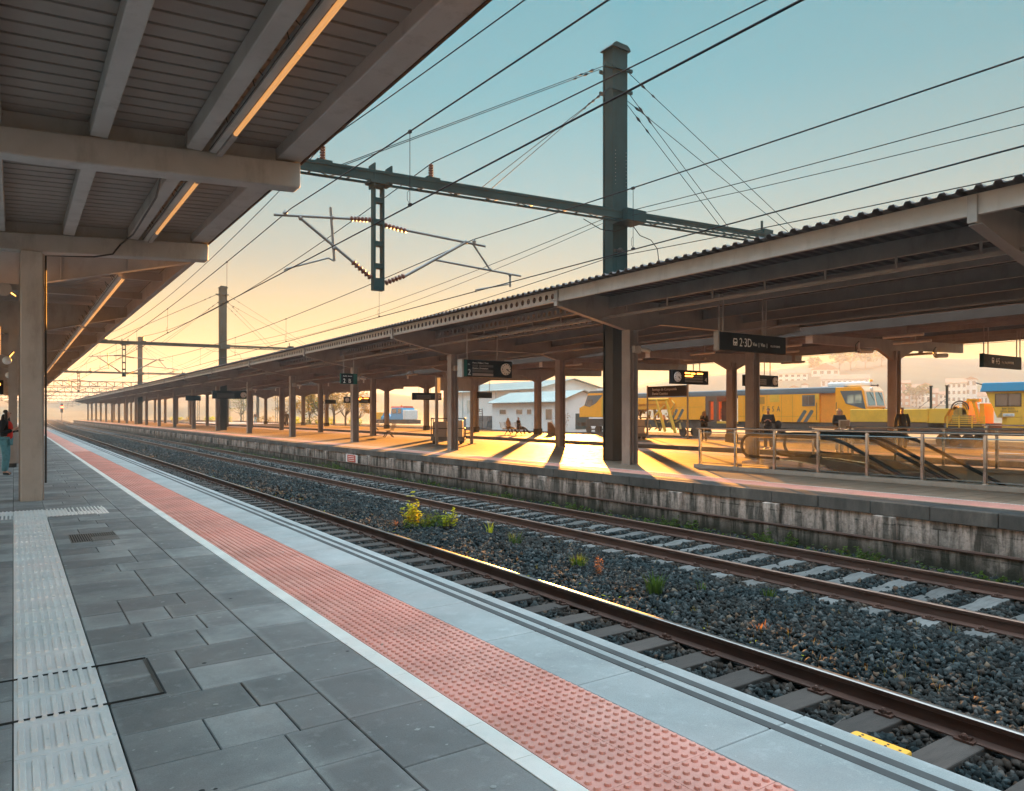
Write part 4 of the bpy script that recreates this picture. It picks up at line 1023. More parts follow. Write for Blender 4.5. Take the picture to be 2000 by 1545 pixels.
s = thing('hanging_sign', 'dark green hanging sign reading 2 B between the island columns', 'sign', (13.3, 33, 3.2))
MB().box(12.72,13.56,33,33.1,2.93,3.42).build('sign_panel', M['signgreen'], s, bevel=.01); MB().box(12.74,13.36,32.99,32.999,2.95,3.40).build('sign_field', M['sign'], s)
text('lettering', '2  B', (12.84,32.98,2.98), FACE, .28, M['letter'], s, sx=.85); text('lettering', 'Andén  Sector', (12.84,32.98,3.28), FACE, .075, M['letter'], s)
hang(s, (12.9, 13.4), 33.05, 3.42, 4.5, 'sign_hanger')

def board4(x0, x1, y, z0, z1, label, lit, num, left_clock):
    s = thing('clock_board', label, 'display board', ((x0+x1)/2, y, z0))
    MB().box(x0,x1,y,y+.25,z0,z1).build('board_case', M['sign'], s, bevel=.01); h = z1-z0; w = x1-x0
    xc = x0+.36*h*1.3 if left_clock else x1-.36*h*1.3
    clock_face(xc, y-.012, z0+h*.5, h*.33, s)
    a = x0+w*.33 if left_clock else x0+w*.12; b_ = a+w*.50
    for f in (.16,.34,.52): MB().box(a,b_,y-.01,y-.001,z0+h*f,z0+h*(f+.12)).build('board_panel', M['screen'], s)
    if lit:
        MB().box(a,a+w*.14,y-.014,y-.002,z0+h*.74,z0+h*.84).box(a+w*.17,a+w*.28,y-.014,y-.002,z0+h*.72,z0+h*.82).box(a+w*.34,a+w*.5,y-.014,y-.002,z0+h*.73,z0+h*.83).box(a,a+w*.22,y-.014,y-.0105,z0+h*.53,z0+h*.63).build('amber_text', M['amber'], s)
    if num: text('lettering', num, (x1-w*.11, y-.012, z0+h*.2), FACE, h*.42, M['letter'], s)
    hang(s, (x0+w*.22, x0+w*.62, x0+w*.8), y+.12, z1, 4.55, 'board_hanger'); return s
board4(25.85, 28.35, 24.4, 2.95, 3.62, 'board with amber text, clock and number 4 above the station nameboard', True, '4', True)
board4(31.6, 34.3, 24.7, 2.98, 3.58, 'grey board with a clock at its right end behind a column', False, None, False)
board4(26.6, 29.6, 68, 2.6, 3.2, 'small distant board with clock and amber text near the walking men', True, None, True)
board4(27.5, 30.2, 55, 2.7, 3.3, 'small distant board with clock at its right end before the bare trees', False, None, False)
board4(13.2, 15.9, 62, 2.75, 3.4, 'distant black clock board far down the island canopy', False, None, False)
for (x0, y, lab) in ((13.0, 72, 'small distant sector sign far down the island canopy'), (29.5, 48, 'small dark sector sign seen between island columns'), (30.5, 84, 'tiny dark sector sign beyond the walking men')):
    s = thing('hanging_sign', lab, 'sign', (x0, y, 3)); MB().box(x0, x0+1.3, y, y+.1, 2.75, 3.2).build('sign_panel', M['sign'], s); hang(s, (x0+.2, x0+1.1), y+.05, 3.2, 4.4, 'sign_hanger')

s = thing('hanging_sign', 'dark hanging sign reading 4 5 at the right edge of the far canopy', 'sign', (31.3, 12.6, 3.5))
MB().box(29.85,33.0,12.6,12.72,3.26,3.75).build('sign_panel', M['sign'], s, bevel=.01); MB().box(29.72,29.845,12.59,12.73,3.25,3.76).build('sign_edge', M['mast'], s)
text('lettering', '4·5', (30.75,12.597,3.40), FACE, .34, M['letter'], s, sx=.75); text('lettering', 'Vías |  Vías | PLATFORMS', (31.25,12.597,3.45), FACE, .12, M['letter'], s, sx=.8); train_icon(30.5, 12.597, 3.40, .24, s)
hang(s, (29.9,30.25,32.7,33.0), 12.66, 3.75, 4.8, 'sign_hanger')

s = thing('station_nameboard', 'brown nameboard reading Santiago de Compostela on two slim posts', 'sign', (34.0, 32.6, 0))
MB().box(33.97,34.03,30.95,34.25,2.62,3.28).build('name_panel', M['signbrown'], s, bevel=.008)
for y in (30.88, 34.30): MB().tube((34,y,0),(34,y,3.34),.055).box(33.85,34.15,y-.15,y+.15,0,.03).build('post', M['taupe'], s)
RX = (R(90), 0, R(-90))
text('lettering', 'Santiago de Compostela', (33.965, 33.85, 3.0), RX, .22, M['letter'], s, sx=.95); text('lettering', 'Daniel Castelao', (33.965, 33.85, 2.74), RX, .22, M['letter'], s, sx=.95)

s = thing('information_board', 'pale information board seen from behind on two posts beside the baggage trolley', 'board', (18.1, 31.7, 0))
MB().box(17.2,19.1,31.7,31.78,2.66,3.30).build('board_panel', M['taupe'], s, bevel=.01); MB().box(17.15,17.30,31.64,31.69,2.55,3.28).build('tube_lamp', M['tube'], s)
for x in (17.15, 19.15): MB().box(x-.06,x+.06,31.74-.06,31.74+.06,0,3.34).box(x-.16,x+.16,31.58,31.9,0,.02).build('post', M['taupe2'], s)

s = thing('warning_sign', 'small red warning sign with white side bars on the stained platform wall', 'sign', (12.2, 30.3, -.43))
MB().box(12.17,12.20,29.66,30.94,-.60,-.26).build('sign_panel', M['white'], s); MB().box(12.160,12.169,29.82,30.74,-.58,-.28).build('sign_field', M['red'], s)
m = MB()
for zz in (-.35,-.43,-.51): m.box(12.152,12.159,29.95,30.62,zz-.012,zz+.012)
m.build('sign_text', M['letter'], s)

# ------------------------------------------------------------------ glass balustrades and escalators
def balustrade(label, x, y0, n, pitch, side=1, curb=True):
    y1 = y0-n*pitch
    t = thing('glass_balustrade', label, 'balustrade', (x, (y0+y1)/2, 0))
    if curb: MB().box(x-.13, x+.11, y1-.1, y0+.13, -.0, .105).build('curb', M['concgrey'] if not curb else M['taupe'], t, bevel=.01)
    MB().path([(x-.02, y0+.12, 1.11),(x-.02, y1, 1.11)], .030, 12).build('handrail', M['steel'], t, smooth=True)
    MB().path([(x, y0, 1.0),(x, y1, 1.0)], .014, 8).build('upper_rail', M['steel'], t, smooth=True)
    MB().path([(x, y0, .15),(x, y1, .15)], .010, 6).build('lower_rail', M['steel'], t, smooth=True)
    for k in range(n+1):
        y = y0-k*pitch
        p = MB().box(x-.035,x-.015,y-.028,y+.028,.1,1.06).box(x+.015,x+.035,y-.028,y+.028,.1,1.06).box(x-.06,x+.06,y-.06,y+.06,.104,.112).box(x-.03,x+.03,y-.02,y+.02,1.04,1.085)
        p.build('post', M['steel'], t, bevel=.004)
        if k < n: MB().box(x-.005, x+.005, y-pitch+.04, y-.04, .17, .985).build('glass_panel', M['glass'], t)
    return t
balustrade('long glass balustrade with steel handrail along the platform side of the escalators', 15.92, 14.0, 15, 1.215)
balustrade('rear glass balustrade on the far side of the escalators, by the people', 20.80, 13.7, 14, 1.3)
balustrade('glass balustrade end with rounded newel on the far platform at the right edge', 28.3, 11.9, 5, 1.3)

def escalator(label, xa, xb):
    t = thing('escalator', label, 'escalator', ((xa+xb)/2, 9, 0))
    sl = math.tan(R(27))
    low = []
    for x in (xa, xb):
        arc = [(12.78+.30*math.cos(a), .65+.30*math.sin(a)) for a in np.linspace(-PI/2, PI/2, 12)]
        top = arc + [(11.6,.95),(10.9,.95),(10.5,.93),(10.1,.82),(9.6,.58)] + [(9.6-d, .58-d*sl) for d in (2,5,9)]
        MB().path([(x, 11.9, .34),(x, 12.5,.34)] + [(x, p[0], p[1]) for p in top], .042, 8).build('handrail', M['rubber'], t, smooth=True)
        MB().path([(x, p[0]-.04 if i < 12 else p[0], p[1]-.055) for i, p in enumerate(top[11:])], .022, 6).build('handrail_guide', M['steel'], t, smooth=True)
        g = [(12.78,.36)] + [(12.78+.26*math.cos(a), .65+.26*math.sin(a)) for a in np.linspace(-PI/2, PI/2, 10)] + [(10.9,.91),(10.5,.89),(10.1,.78),(9.6,.54),(.6,.54-9*sl),(.6,-.36-9*sl),(9.4,-.26),(10.0,.02),(10.6,.22),(11.4,.30)]
        MB().prism(g, 'x', x-.006, x+.006).build('glass_side', M['glass'], t)
        k = [(13.0,.0),(13.0,.22),(12.4,.32),(11.4,.30),(10.6,.22),(10.0,.02),(9.4,-.26),(.6,-.36-9*sl),(.6,-.75-9*sl),(9.2,-.62),(10.0,-.3),(10.6,.0)]
        MB().prism(k, 'x', x-.09, x+.09).build('skirt', M['steel'] if x == xa else M['alu'], t)
    st = MB(); y = 10.2; z = -.02
    for i in range(22): st.box(xa+.09, xb-.09, y-.40, y, z-.2, z); y -= .40; z -= .40*sl
    st.build('steps', M['alu'], t); MB().box(xa+.09, xb-.09, 10.2, 12.6, .0, .012).build('landing_plate', M['alu'], t)
    return t
escalator('escalator nearer the camera, descending to the right behind the glass', 16.55, 17.95)
escalator('second escalator behind the first, against the rear balustrade', 18.45, 19.95)
nw = thing('notice_stand', 'small pale framed notice on the escalator rail in front of the blonde woman', 'notice', (20.6, 12.6, 1.0))
MB().box(20.42,20.98,12.58,12.62,1.09,1.33).build('notice_panel', M['white'], nw, bevel=.01); MB().box(20.46,20.94,12.572,12.579,1.12,1.30).build('notice_sheet', M['cloth_beige'], nw); MB().tube((20.5,12.6,0),(20.5,12.6,1.1),.02).tube((20.9,12.6,0),(20.9,12.6,1.1),.02).build('notice_leg', M['steel'], nw)

# ------------------------------------------------------------------ benches and trolleys (built at the origin, then placed)
def bench(label, loc, rz):
    t = thing('metal_bench', label, 'bench', (0,0,0), 0, 'metal benches on the platforms')
    for k in range(4):
        x = -.9+k*.6
        sd_ = MB()
        for j in range(6): sd_.box(x-.26,x+.26,-.22+j*.075,-.22+j*.075+.045,.42,.435)
        sd_.build('seat', M['taupe2'], t)
        b = MB()
        for j in range(7): b.bar((x-.26,-.25-j*.022,.50+j*.06),(x+.26,-.25-j*.022,.50+j*.06),.04,.012)
        for e in (-.25,.25): b.bar((x+e,-.23,.45),(x+e,-.40,.92),.03,.02)
        b.build('backrest', M['taupe2'], t)
    MB().box(-1.2,1.2,-.05,.03,.34,.41).build('beam', M['alu'], t)
    for x in (-.6,.6):
        MB().bar((x,0,.36),(x,.28,0),.05,.05).bar((x,0,.36),(x,-.32,0),.05,.05).build('leg', M['alu'], t)
    t.location = loc; t.rotation_euler = (0,0,rz); return t
bench('empty metal bench on the island platform between two columns', (20.2, 44.0, 0), R(70))
bench('metal bench on the far platform carrying two seated people', (31.0, 45.3, 0), R(-82))
bench('empty metal bench far off on the far platform', (27.6, 63.0, 0), R(70))
def trolley(label, loc, rz, L_=1.7):
    t = thing('baggage_trolley', label, 'trolley', (0,0,0), 0, 'baggage trolleys'); h = L_/2
    MB().box(-h,h,-.42,.42,.24,.32).box(-h,h,-.44,-.42,.16,.36).box(-h,h,.42,.44,.16,.36).build('bed', M['alu'], t)
    for x in (-h+.18, h-.18):
        for y in (-.36,.36): MB().lathe((x,y-.03,.11), [(.03,.0),(.11,.0),(.11,.06),(.03,.06)], 14, 'y').build('wheel', M['rubber'], t, smooth=True)
    for x in (-h+.02, h-.02): MB().path([(x,-.4,.3),(x,-.4,1.22),(x,-.33,1.3),(x,.33,1.3),(x,.4,1.22),(x,.4,.3)],.022,8).path([(x,-.4,.8),(x,.4,.8)],.015,6).build('end_hoop', M['black'], t, smooth=True)
    MB().path([(-h,-.4,1.28),(h,-.4,1.28)],.02,8).path([(-h,-.4,.78),(h,-.4,.78)],.018,8).build('side_rail', M['black'], t, smooth=True)
    MB().box(-h+.12,-.05,-.36,.36,.325,1.12).build('front_panel', M['taupe2'], t, bevel=.02); MB().box(.02,h-.12,-.36,.36,.325,1.18).build('rear_panel', M['lampcover'], t, bevel=.02)
    MB().box(-h+.2,-h+.55,-.385,-.362,.2,.3).build('label_plate', M['white'], t)
    t.location = loc; t.rotation_euler = (0,0,rz); return t
trolley('large baggage trolley with grey and pale panels behind an island column', (18.3, 32.6, 0), R(-35))
trolley('smaller baggage trolley on the far platform below the station nameboard', (30.9, 32.2, 0), R(-20), 1.15)
bn = thing('litter_bin', 'slim brown litter bin behind the square column near the standing woman', 'bin', (-.02, 25.0, 0))
MB().lathe((-.02,25.0,0), [(.14,.12),(.15,.16),(.15,.98),(.12,1.02)], 16).build('bin_body', M['taupe2'], bn, smooth=True); MB().lathe((-.02,25,0), [(.10,0),(.10,.12)], 12).build('bin_foot', M['black'], bn); MB().lathe((-.02,25,1.0), [(.16,0),(.16,.06),(.05,.07)], 16).build('bin_lid', M['black'], bn, smooth=True)
ab = thing('a_board', 'leaning dark board against the foot of a far platform column', 'board', (33.2, 43.0, 0))
MB().prism([(43.6,0),(42.2,0),(43.2,.9),(43.6,.9)], 'x', 32.9, 32.95).build('board_panel', M['wood'], ab); MB().bar((32.95,42.3,0),(32.95,43.2,1.0),.04,.04).build('board_strut', M['white'], ab)
bx = thing('track_balise', 'yellow track balise between the near rails beside the platform edge', 'balise', (4.85, 2.66, -.9))
MB().box(4.66,4.94,2.52,2.92,-.95,-.735).build('balise_body', M['yellow2'], bx, bevel=.02)
bm_ = MB()
for k in range(24): bm_.lathe((4.70+.034*(k%6)+.02*(k//6%2), 2.57+.09*(k//6), -.735), [(.010,0),(.010,.003)], 6)
bm_.path([(4.9,2.92,-.88),(4.95,3.15,-.93),(5.2,3.3,-.95),(5.7,3.4,-.96)],.014,6)
bm_.build('balise_bolts', M['under'], bx)
pd = thing('round_plate', 'pale round concrete plate lying in the ballast far along the tracks', 'concrete plate', (7.2, 40, -.93))
MB().lathe((7.6,31.5,-.95), [(.0,.03),(.42,.03),(.44,.0)], 16).build('plate_disc', M['concgrey'], pd)

# ------------------------------------------------------------------ people
def skin(name, J, E, Rr, mat, parent, root=0, sub=2):
    me = bpy.data.meshes.new(name); me.from_pydata(J, E, []); me.materials.append(mat)
    o = bpy.data.objects.new(name, me); COL.objects.link(o); o.parent = parent
    md = o.modifiers.new('skin', 'SKIN'); md.use_smooth_shade = True
    if not me.skin_vertices: bpy.ops.object.select_all(action='DESELECT')
    sk = me.skin_vertices[0].data if me.skin_vertices else None
    if sk is None: return o
    for i, r in enumerate(Rr):
        sk[i].radius = r if isinstance(r, tuple) else (r, r); sk[i].use_root = (i == root)
    s = o.modifiers.new('sub', 'SUBSURF'); s.levels = sub; s.render_levels = sub; return o
def person(label, loc, rz, pose='stand', top='cloth_black', legs='cloth_navy', hair='hairdark', long=False, h=1.70, inner=None, face=False, coat=False, bag=None):
    k = h/1.70
    sit = pose == 'sit'; zp = .50 if sit else .92
    def T(x, y, z): return (x*k, y*k, z*k)
    P = {}; dz = zp-.92; lean = -.10 if sit else 0
    P['pel'] = T(0,lean*.2,zp); P['spi'] = T(0,.01+lean*.3,1.13+dz); P['che'] = T(0,.0+lean*.5,1.32+dz); P['nek'] = T(0,-.01+lean*.6,1.475+dz)
    hd = .03 if pose == 'phone' else .0
    P['jaw'] = T(0,.035+hd+lean*.6,1.545+dz-hd*.3); P['mid'] = T(0,.015+hd+lean*.6,1.615+dz-hd*.3); P['top'] = T(0,-.0+hd+lean*.6,1.675+dz-hd*.2)
    for s, q in ((-1,'l'),(1,'r')):
        P['sh'+q] = T(.175*s,lean*.5,1.405+dz)
        if pose == 'stand': e, w, n = (.23,-.03,1.13), (.24,.06,.89), (.24,.09,.81)
        elif pose == 'phone': e, w, n = (.235,-.02,1.12), (.12,.20,1.17), (.07,.25,1.22)
        elif pose == 'fold': e, w, n = (.25,.04,1.12), (.03,.19,1.16), (-.05,.18,1.17)
        elif pose == 'sit': e, w, n = ((.23,.05,1.15+dz), (.17,.26,1.04+dz), (.12,.32,1.02+dz)) if s < 0 else ((.26,-.02,1.16+dz), (.38,-.12,1.22+dz), (.44,-.15,1.24+dz))
        else: e, w, n = (.23,-.08*s,1.13), (.24,.02-.10*s,.90), (.24,.05-.10*s,.82)
        if pose != 'sit': pass
        P['el'+q] = T(e[0]*s,e[1]+lean*.5,e[2]); P['wr'+q] = T(w[0]*s,w[1]+lean*.5,w[2]); P['ha'+q] = T(n[0]*s,n[1]+lean*.5,n[2])
        if sit:
            ff = .0 if s < 0 else .18
            P['hi'+q] = T(.09*s,.02,.50); P['kn'+q] = T(.13*s,.46,.52-ff*.4); P['an'+q] = T(.13*s,.50+ff*1.8,.09); P['to'+q] = T(.14*s,.64+ff*1.8,.05+ff*.4)
        else:
            st = .22*s if pose == 'walk' else .02*s
            P['hi'+q] = T(.09*s,0,.90); P['kn'+q] = T(.10*s,.03+st*.5,.49); P['an'+q] = T(.105*s,-.01+st,.085); P['to'+q] = T(.12*s,.13+st,.03)
    names = list(P); ix = {n: i for i, n in enumerate(names)}
    Rd = {'pel':(.135,.10),'spi':(.115,.085),'che':(.145,.095),'nek':.052,'jaw':(.055,.062),'mid':(.076,.092),'top':(.055,.062)}
    for q in 'lr': Rd.update({'sh'+q:.055,'el'+q:.038,'wr'+q:.026,'ha'+q:(.036,.018),'hi'+q:.085,'kn'+q:.055,'an'+q:.036,'to'+q:(.036,.022)})
    E = [('pel','spi'),('spi','che'),('che','nek'),('nek','jaw'),('jaw','mid'),('mid','top')]
    for q in 'lr': E += [('che','sh'+q),('sh'+q,'el'+q),('el'+q,'wr'+q),('wr'+q,'ha'+q),('pel','hi'+q),('hi'+q,'kn'+q),('kn'+q,'an'+q),('an'+q,'to'+q)]
    J = [P[n] for n in names]; RR = [tuple(np.array(Rd[n] if isinstance(Rd[n], tuple) else (Rd[n],)*2)*k) for n in names]; EE = [(ix[a], ix[b]) for a, b in E]
    # nose, then five fingers a hand
    J.append(tuple(np.array(P['mid'])+np.array((0,.098*k,-.012*k)))); RR.append((.011*k,.013*k)); EE.append((ix['mid'], len(J)-1))
    for s, q in ((-1,'l'),(1,'r')):
        w = np.array(P['wr'+q]); hnd = np.array(P['ha'+q]); d = (hnd-w)/np.linalg.norm(hnd-w)
        side = np.cross(d, (0,0,1) if abs(d[2]) < .9 else (0,1,0)); side /= np.linalg.norm(side); nrm = np.cross(side, d)
        for f, (o_, l1, l2) in enumerate(((-.027,.035,.028),(-.009,.042,.033),(.009,.040,.032),(.026,.031,.024))):
            a = hnd+d*.022*k+side*o_*k; b = a+d*l1*k-nrm*.006*k; c = b+d*l2*k*.8-nrm*.018*k
            i0 = len(J); J += [tuple(a), tuple(b), tuple(c)]; RR += [(.010*k,)*2,(.009*k,)*2,(.0075*k,)*2]; EE += [(ix['ha'+q], i0),(i0,i0+1),(i0+1,i0+2)]
        a = hnd-d*.012*k+side*.034*k*(-1); b = a+(d*.6-side*.7)*.032*k; c = b+(d*.9-side*.2)*.026*k
        i0 = len(J); J += [tuple(a),tuple(b),tuple(c)]; RR += [(.012*k,)*2,(.010*k,)*2,(.008*k,)*2]; EE += [(ix['ha'+q],i0),(i0,i0+1),(i0+1,i0+2)]
    body = skin('person', J, EE, RR, M['skin'], None)
    tag(body, label, 'person')
    def part(name, nn, ee, rr, mat, root=0):
        return skin(name, [P[a] if isinstance(a, str) else a for a in nn], ee, rr, mat, body, root)
    g = .022*k
    def add(r, e=g): return tuple(np.array(r if isinstance(r, tuple) else (r, r))*k*1.0+e)
    tn = ['pel','spi','che','shl','shr','ell','elr','wrl','wrr',tuple(np.array(P['nek'])+np.array((0,0,-.045*k)))]
    low = 'pel' 
    tr = [add((.15,.115)),add((.125,.095)),add((.150,.105)),add(.062),add(.062),add(.046),add(.046),add(.030),add(.030),add(.055)]
    part('jacket', tn, [(0,1),(1,2),(2,3),(2,4),(3,5),(4,6),(5,7),(6,8),(2,9)], tr, M[top])
    if coat: part('coat_skirt', ['spi','pel',T(0,0,.62),T(0,.0,.42)], [(0,1),(1,2),(2,3)], [add((.12,.09)),add((.16,.12)),add((.17,.13)),add((.18,.13))], M[top])
    ln = ['pel','hil','hir','knl','knr','anl','anr']
    part('trousers', ln, [(0,1),(0,2),(1,3),(2,4),(3,5),(4,6)], [add((.135,.105),.014*k),add(.088,.016*k),add(.088,.016*k),add(.064,.014*k),add(.064,.014*k),add(.058,.014*k),add(.058,.014*k)], M[legs])
    for q in 'lr':
        an = np.array(P['an'+q]); to = np.array(P['to'+q])
        part('shoe', [tuple(an+np.array((0,-.03*k,-.03*k))), tuple(an*.5+to*.5+np.array((0,0,-.005*k))), tuple(to)], [(0,1),(1,2)], [(.046*k,.042*k),(.048*k,.034*k),(.044*k,.024*k)], M['black'])
    mid, tp_ = np.array(P['mid']), np.array(P['top'])
    hn = [tuple(mid+np.array((0,-.03*k,.0))), tuple(tp_+np.array((0,-.02*k,.012*k))), tuple(tp_+np.array((0,.035*k,.006*k)))]
    he = [(0,1),(1,2)]; hr = [(.088*k,.080*k),(.075*k,.07*k),(.05*k,.035*k)]
    hb = part('hair', hn, he, hr, M[hair])
    if long:
        for s in (-1, 1):
            part('hair_lock', [tuple(tp_+np.array((.03*s*k,.0,.0))), tuple(mid+np.array((.075*s*k,-.005*k,-.01*k))), tuple(mid+np.array((.09*s*k,-.0,-.14*k))), tuple(mid+np.array((.10*s*k,.04*k,-.28*k)))], [(0,1),(1,2),(2,3)], [(.035*k,)*2,(.034*k,.055*k),(.042*k,.055*k),(.030*k,.03*k)], M[hair])
        part('hair_back', [tuple(mid+np.array((0,-.06*k,.0))), tuple(mid+np.array((0,-.085*k,-.14*k))), tuple(mid+np.array((0,-.10*k,-.30*k)))], [(0,1),(1,2)], [(.075*k,.06*k),(.10*k,.05*k),(.08*k,.035*k)], M[hair])
    if inner: part('jumper', [T(0,.075,.93),T(0,.085,1.15),T(0,.10,1.32),T(0,.055,1.43)], [(0,1),(1,2),(2,3)], [(.125*k,.105*k),(.11*k,.10*k),(.115*k,.095*k),(.06*k,.05*k)], M[inner])
    if face:
        for s in (-1, 1):
            e = MB().sphere(tuple(mid+np.array((.03*s*k,.083*k,.004*k))), .0095*k, 8, 6); ob = e.build('eye', M['black'], None, smooth=True); ob.parent = body
            b = MB().bar(tuple(mid+np.array((.018*s*k,.091*k,.026*k))), tuple(mid+np.array((.046*s*k,.082*k,.026*k))), .006*k, .006*k); ob = b.build('eyebrow', M[hair], None); ob.parent = body
        ob = MB().bar(tuple(np.array(P['jaw'])+np.array((-.022*k,.062*k,.008*k))), tuple(np.array(P['jaw'])+np.array((.022*k,.062*k,.008*k))), .006*k, .009*k).build('mouth', M['cloth_red'], None); ob.parent = body
    body.location = loc; body.rotation_euler = (0, 0, rz); return body
person('woman with long dark hair, black jacket, red top and blue jeans at the left edge', (-.17, 21.9, 0), R(-105), 'phone', 'cloth_black', 'denim', 'hairdark', True, 1.60, 'cloth_red', True)
person('blonde woman in a dark top behind the escalator rail beside the orange cab door', (26.6, 16.4, 0), R(145), 'fold', 'cloth_black', 'cloth_beige', 'hairblond', True, 1.71, None, True)
person('dark haired person in a black coat looking down, in front of the yellow carriage letters', (26.4, 19.5, 0), R(120), 'phone', 'cloth_black', 'cloth_black', 'hairdark', False, 1.74, None, True, True)
bp_ = person('person in dark jacket with a backpack right of the branching column', (30.3, 15.9, 0), R(-60), 'stand', 'cloth_navy', 'cloth_black', 'hairgrey', False, 1.76)
pk = MB().sphere((0,0,0), .2, 14, 10, (.85,.6,1.25)).build('backpack', M['cloth_black'], None, smooth=True); pk.location = (30.3-.22, 15.9-.14, 1.27); tag(pk, 'black backpack on the back of the traveller right of the branching column', 'backpack')
person('person in dark clothes half hidden by the branching column left of the carriage', (31.6, 27.5, 0), R(100), 'phone', 'cloth_black', 'cloth_black', 'hairblond', True, 1.66)
person('seated person with pale hair and beige coat at the left end of the bench', (31.15, 46.2, 0), R(-82), 'sit', 'cloth_beige', 'cloth_brown', 'hairblond', True, 1.62)
person('seated person in black with outstretched legs at the right end of the bench', (31.0, 44.6, 0), R(-100), 'sit', 'cloth_black', 'cloth_navy', 'hairgrey', False, 1.70)
person('distant man in a brown jacket and pale jeans walking on the far platform', (32.3, 121, 0), R(160), 'walk', 'cloth_brown', 'denim', 'hairdark', False, 1.75)
person('distant man in a long dark coat standing beside an island column', (28.7, 93, 0), R(150), 'stand', 'cloth_brown', 'cloth_brown', 'hairdark', False, 1.80, None, False, True)
sh = MB().sphere((0,0,0), .16, 12, 8, (.6,1,1.2)).build('shoulder_bag', M['cloth_black'], None, smooth=True); sh.location = (26.65,19.2,1.05); tag(sh, 'black shoulder bag of the person before the carriage letters', 'bag')
# ------------------------------------------------------------------ yellow track machine
TM_ = thing('track_machine', 'long yellow track maintenance train with slate roof stripe and dark company lettering', 'rail vehicle', (57.4, 48, -.8))
def polyX(name, poly, x0, x1, mat, par, bevel=0): return MB().prism(poly, 'x', x0, x1).build(name, mat, par, bevel=bevel)
def wheelset(m, x, y, r=.46, z=-.30):
    for xx in (x-.9, x+.78): m.lathe((xx, y, z), [(.08,0),(r,0),(r,.12),(.08,.12)], 18, 'x')
    m.tube((x-.8,y,z),(x+.8,y,z),.08)
XF, XB = 56.0, 58.8
body = MB().box(XF,XB,36.35,44.7,.80,3.40).box(XF+.2,XB,34.9,36.35,.80,3.40).build('carriage_body', M['yellow'], TM_, bevel=.04)
MB().prism([(XF,3.402),(XF+.06,3.70),(XF+.2,3.78),(XB-.2,3.78),(XB-.06,3.70),(XB,3.402)], 'y', 34.2, 62.8).build('roof', M['slate'], TM_)
MB().box(XF-.012,XF-.003,34.9,62.8,3.24,3.401).build('roof_band', M['slate'], TM_)
sm = MB()
for y in (38.9,40.0,41.5,42.6,44.0): sm.box(XF-.006,XF-.002,y-.012,y+.012,.84,3.23)
sm.box(XF-.006,XF-.002,36.4,44.65,1.30,1.32); sm.build('panel_seam', M['mach'], TM_); MB().box(XF-.006,XF-.002,49,53,2.2,2.22).build('panel_seam', M['mach'], TM_)
vg = MB()
for k in range(7): vg.box(XF-.02,XF-.003,41.75,42.45,2.45+k*.09,2.50+k*.09)
vg.build('louvre', M['mach'], TM_)
ub = MB()
for y, w_ in ((37.4,1.1),(39.0,1.4),(40.6,.6),(46.0,1.2),(48.9,.8)): ub.box(XF+.0,XF+.5,y,y+w_,.02,.62)
ub.build('equipment_box', M['under'], TM_)
MB().box(XF+.14,XF+.198,34.95,36.30,.82,3.38).build('door', M['orange'], TM_); MB().box(XF+.02,XF+.14,35.0,36.3,.35,.75).build('door_step', M['under'], TM_)
polyX('cab_body', [(34.88,.85),(34.88,3.70),(32.72,3.70),(32.45,3.35),(32.20,2.10),(32.32,.85)], XF, XB, M['yellow'], TM_, .03)
polyX('cab_front_panel', [(32.70,3.72),(32.43,3.37),(32.185,2.11),(32.16,2.11),(32.40,3.39),(32.68,3.75)], XF+.02, XB-.02, M['peach'], TM_)
polyX('cab_side_panel', [(34.45,3.40),(32.62,3.40),(32.27,1.90),(33.1,2.12),(33.95,2.36)], XF-.012, XF-.001, M['slate'], TM_)
MB().box(XF-.022,XF-.0125,33.28,33.85,2.38,3.08).box(XF-.022,XF-.0125,32.62,33.18,2.38,3.08).build('cab_side_window', M['winblue'], TM_)
for a in (XF+.22, XF+1.5):
    w = MB(); p = [(a,32.165,2.2),(a+1.05,32.165,2.2),(a+1.05,32.375,3.28),(a,32.375,3.28)]
    w.add([(x,y-.012,z) for x,y,z in p]+[(x,y-.002,z) for x,y,z in p], [(0,1,2,3),(7,6,5,4),(0,4,5,1),(1,5,6,2),(2,6,7,3),(3,7,4,0)]); q = w.build('windscreen', M['winblue'], TM_)
    MB().bar((a+.5,32.36,3.3),(a+.85,32.18,2.6),.03,.02).build('wiper', M['black'], q)
MB().box(XF+.6,XB-.6,32.9,36.0,3.742,4.15).build('roof_unit', M['white'], TM_, bevel=.12)
MB().lathe((XF+1.9,32.9,4.16), [(.12,0),(.12,.15),(.05,.2)], 12).build('beacon', M['orange'], TM_); MB().path([(XF+1.6,32.75,3.85),(XF+2.6,32.75,3.85)],.05,8).sphere((XF+2.5,32.7,3.86),.1).build('horn', M['under'], TM_)
for x, z in ((XF+1.15,3.52),(XF+.35,1.4),(XB-.35,1.4)): MB().lathe((x,32.32 if z < 2 else 32.52,z), [(.17,.0),(.17,-.14),(.12,-.15)], 14, 'y').build('headlight', M['lampcover'], TM_, smooth=True)
hr = MB()
for y in (36.55, 34.75): hr.path([(XF-.07,y,1.0),(XF-.07,y,2.4),(XF-.0,y,2.46)],.025,6)
hr.path([(XF+2.2,32.05,.9),(XF+2.2,32.05,2.0),(XF+2.7,32.05,2.0),(XF+2.7,32.05,.9)],.03,6); hr.build('grab_rail', M['under'], TM_)
MB().box(XF-.03,XF-.005,36.72,37.93,2.19,3.13).build('window_frame', M['slate'], TM_); MB().box(XF-.04,XF-.031,36.80,37.28,2.30,3.03).box(XF-.04,XF-.031,37.36,37.85,2.30,3.03).build('window', M['win'], TM_)
MB().box(XF-.015,XF-.003,40.2,41.2,2.58,3.24).build('vent_panel', M['yellow2'], TM_)
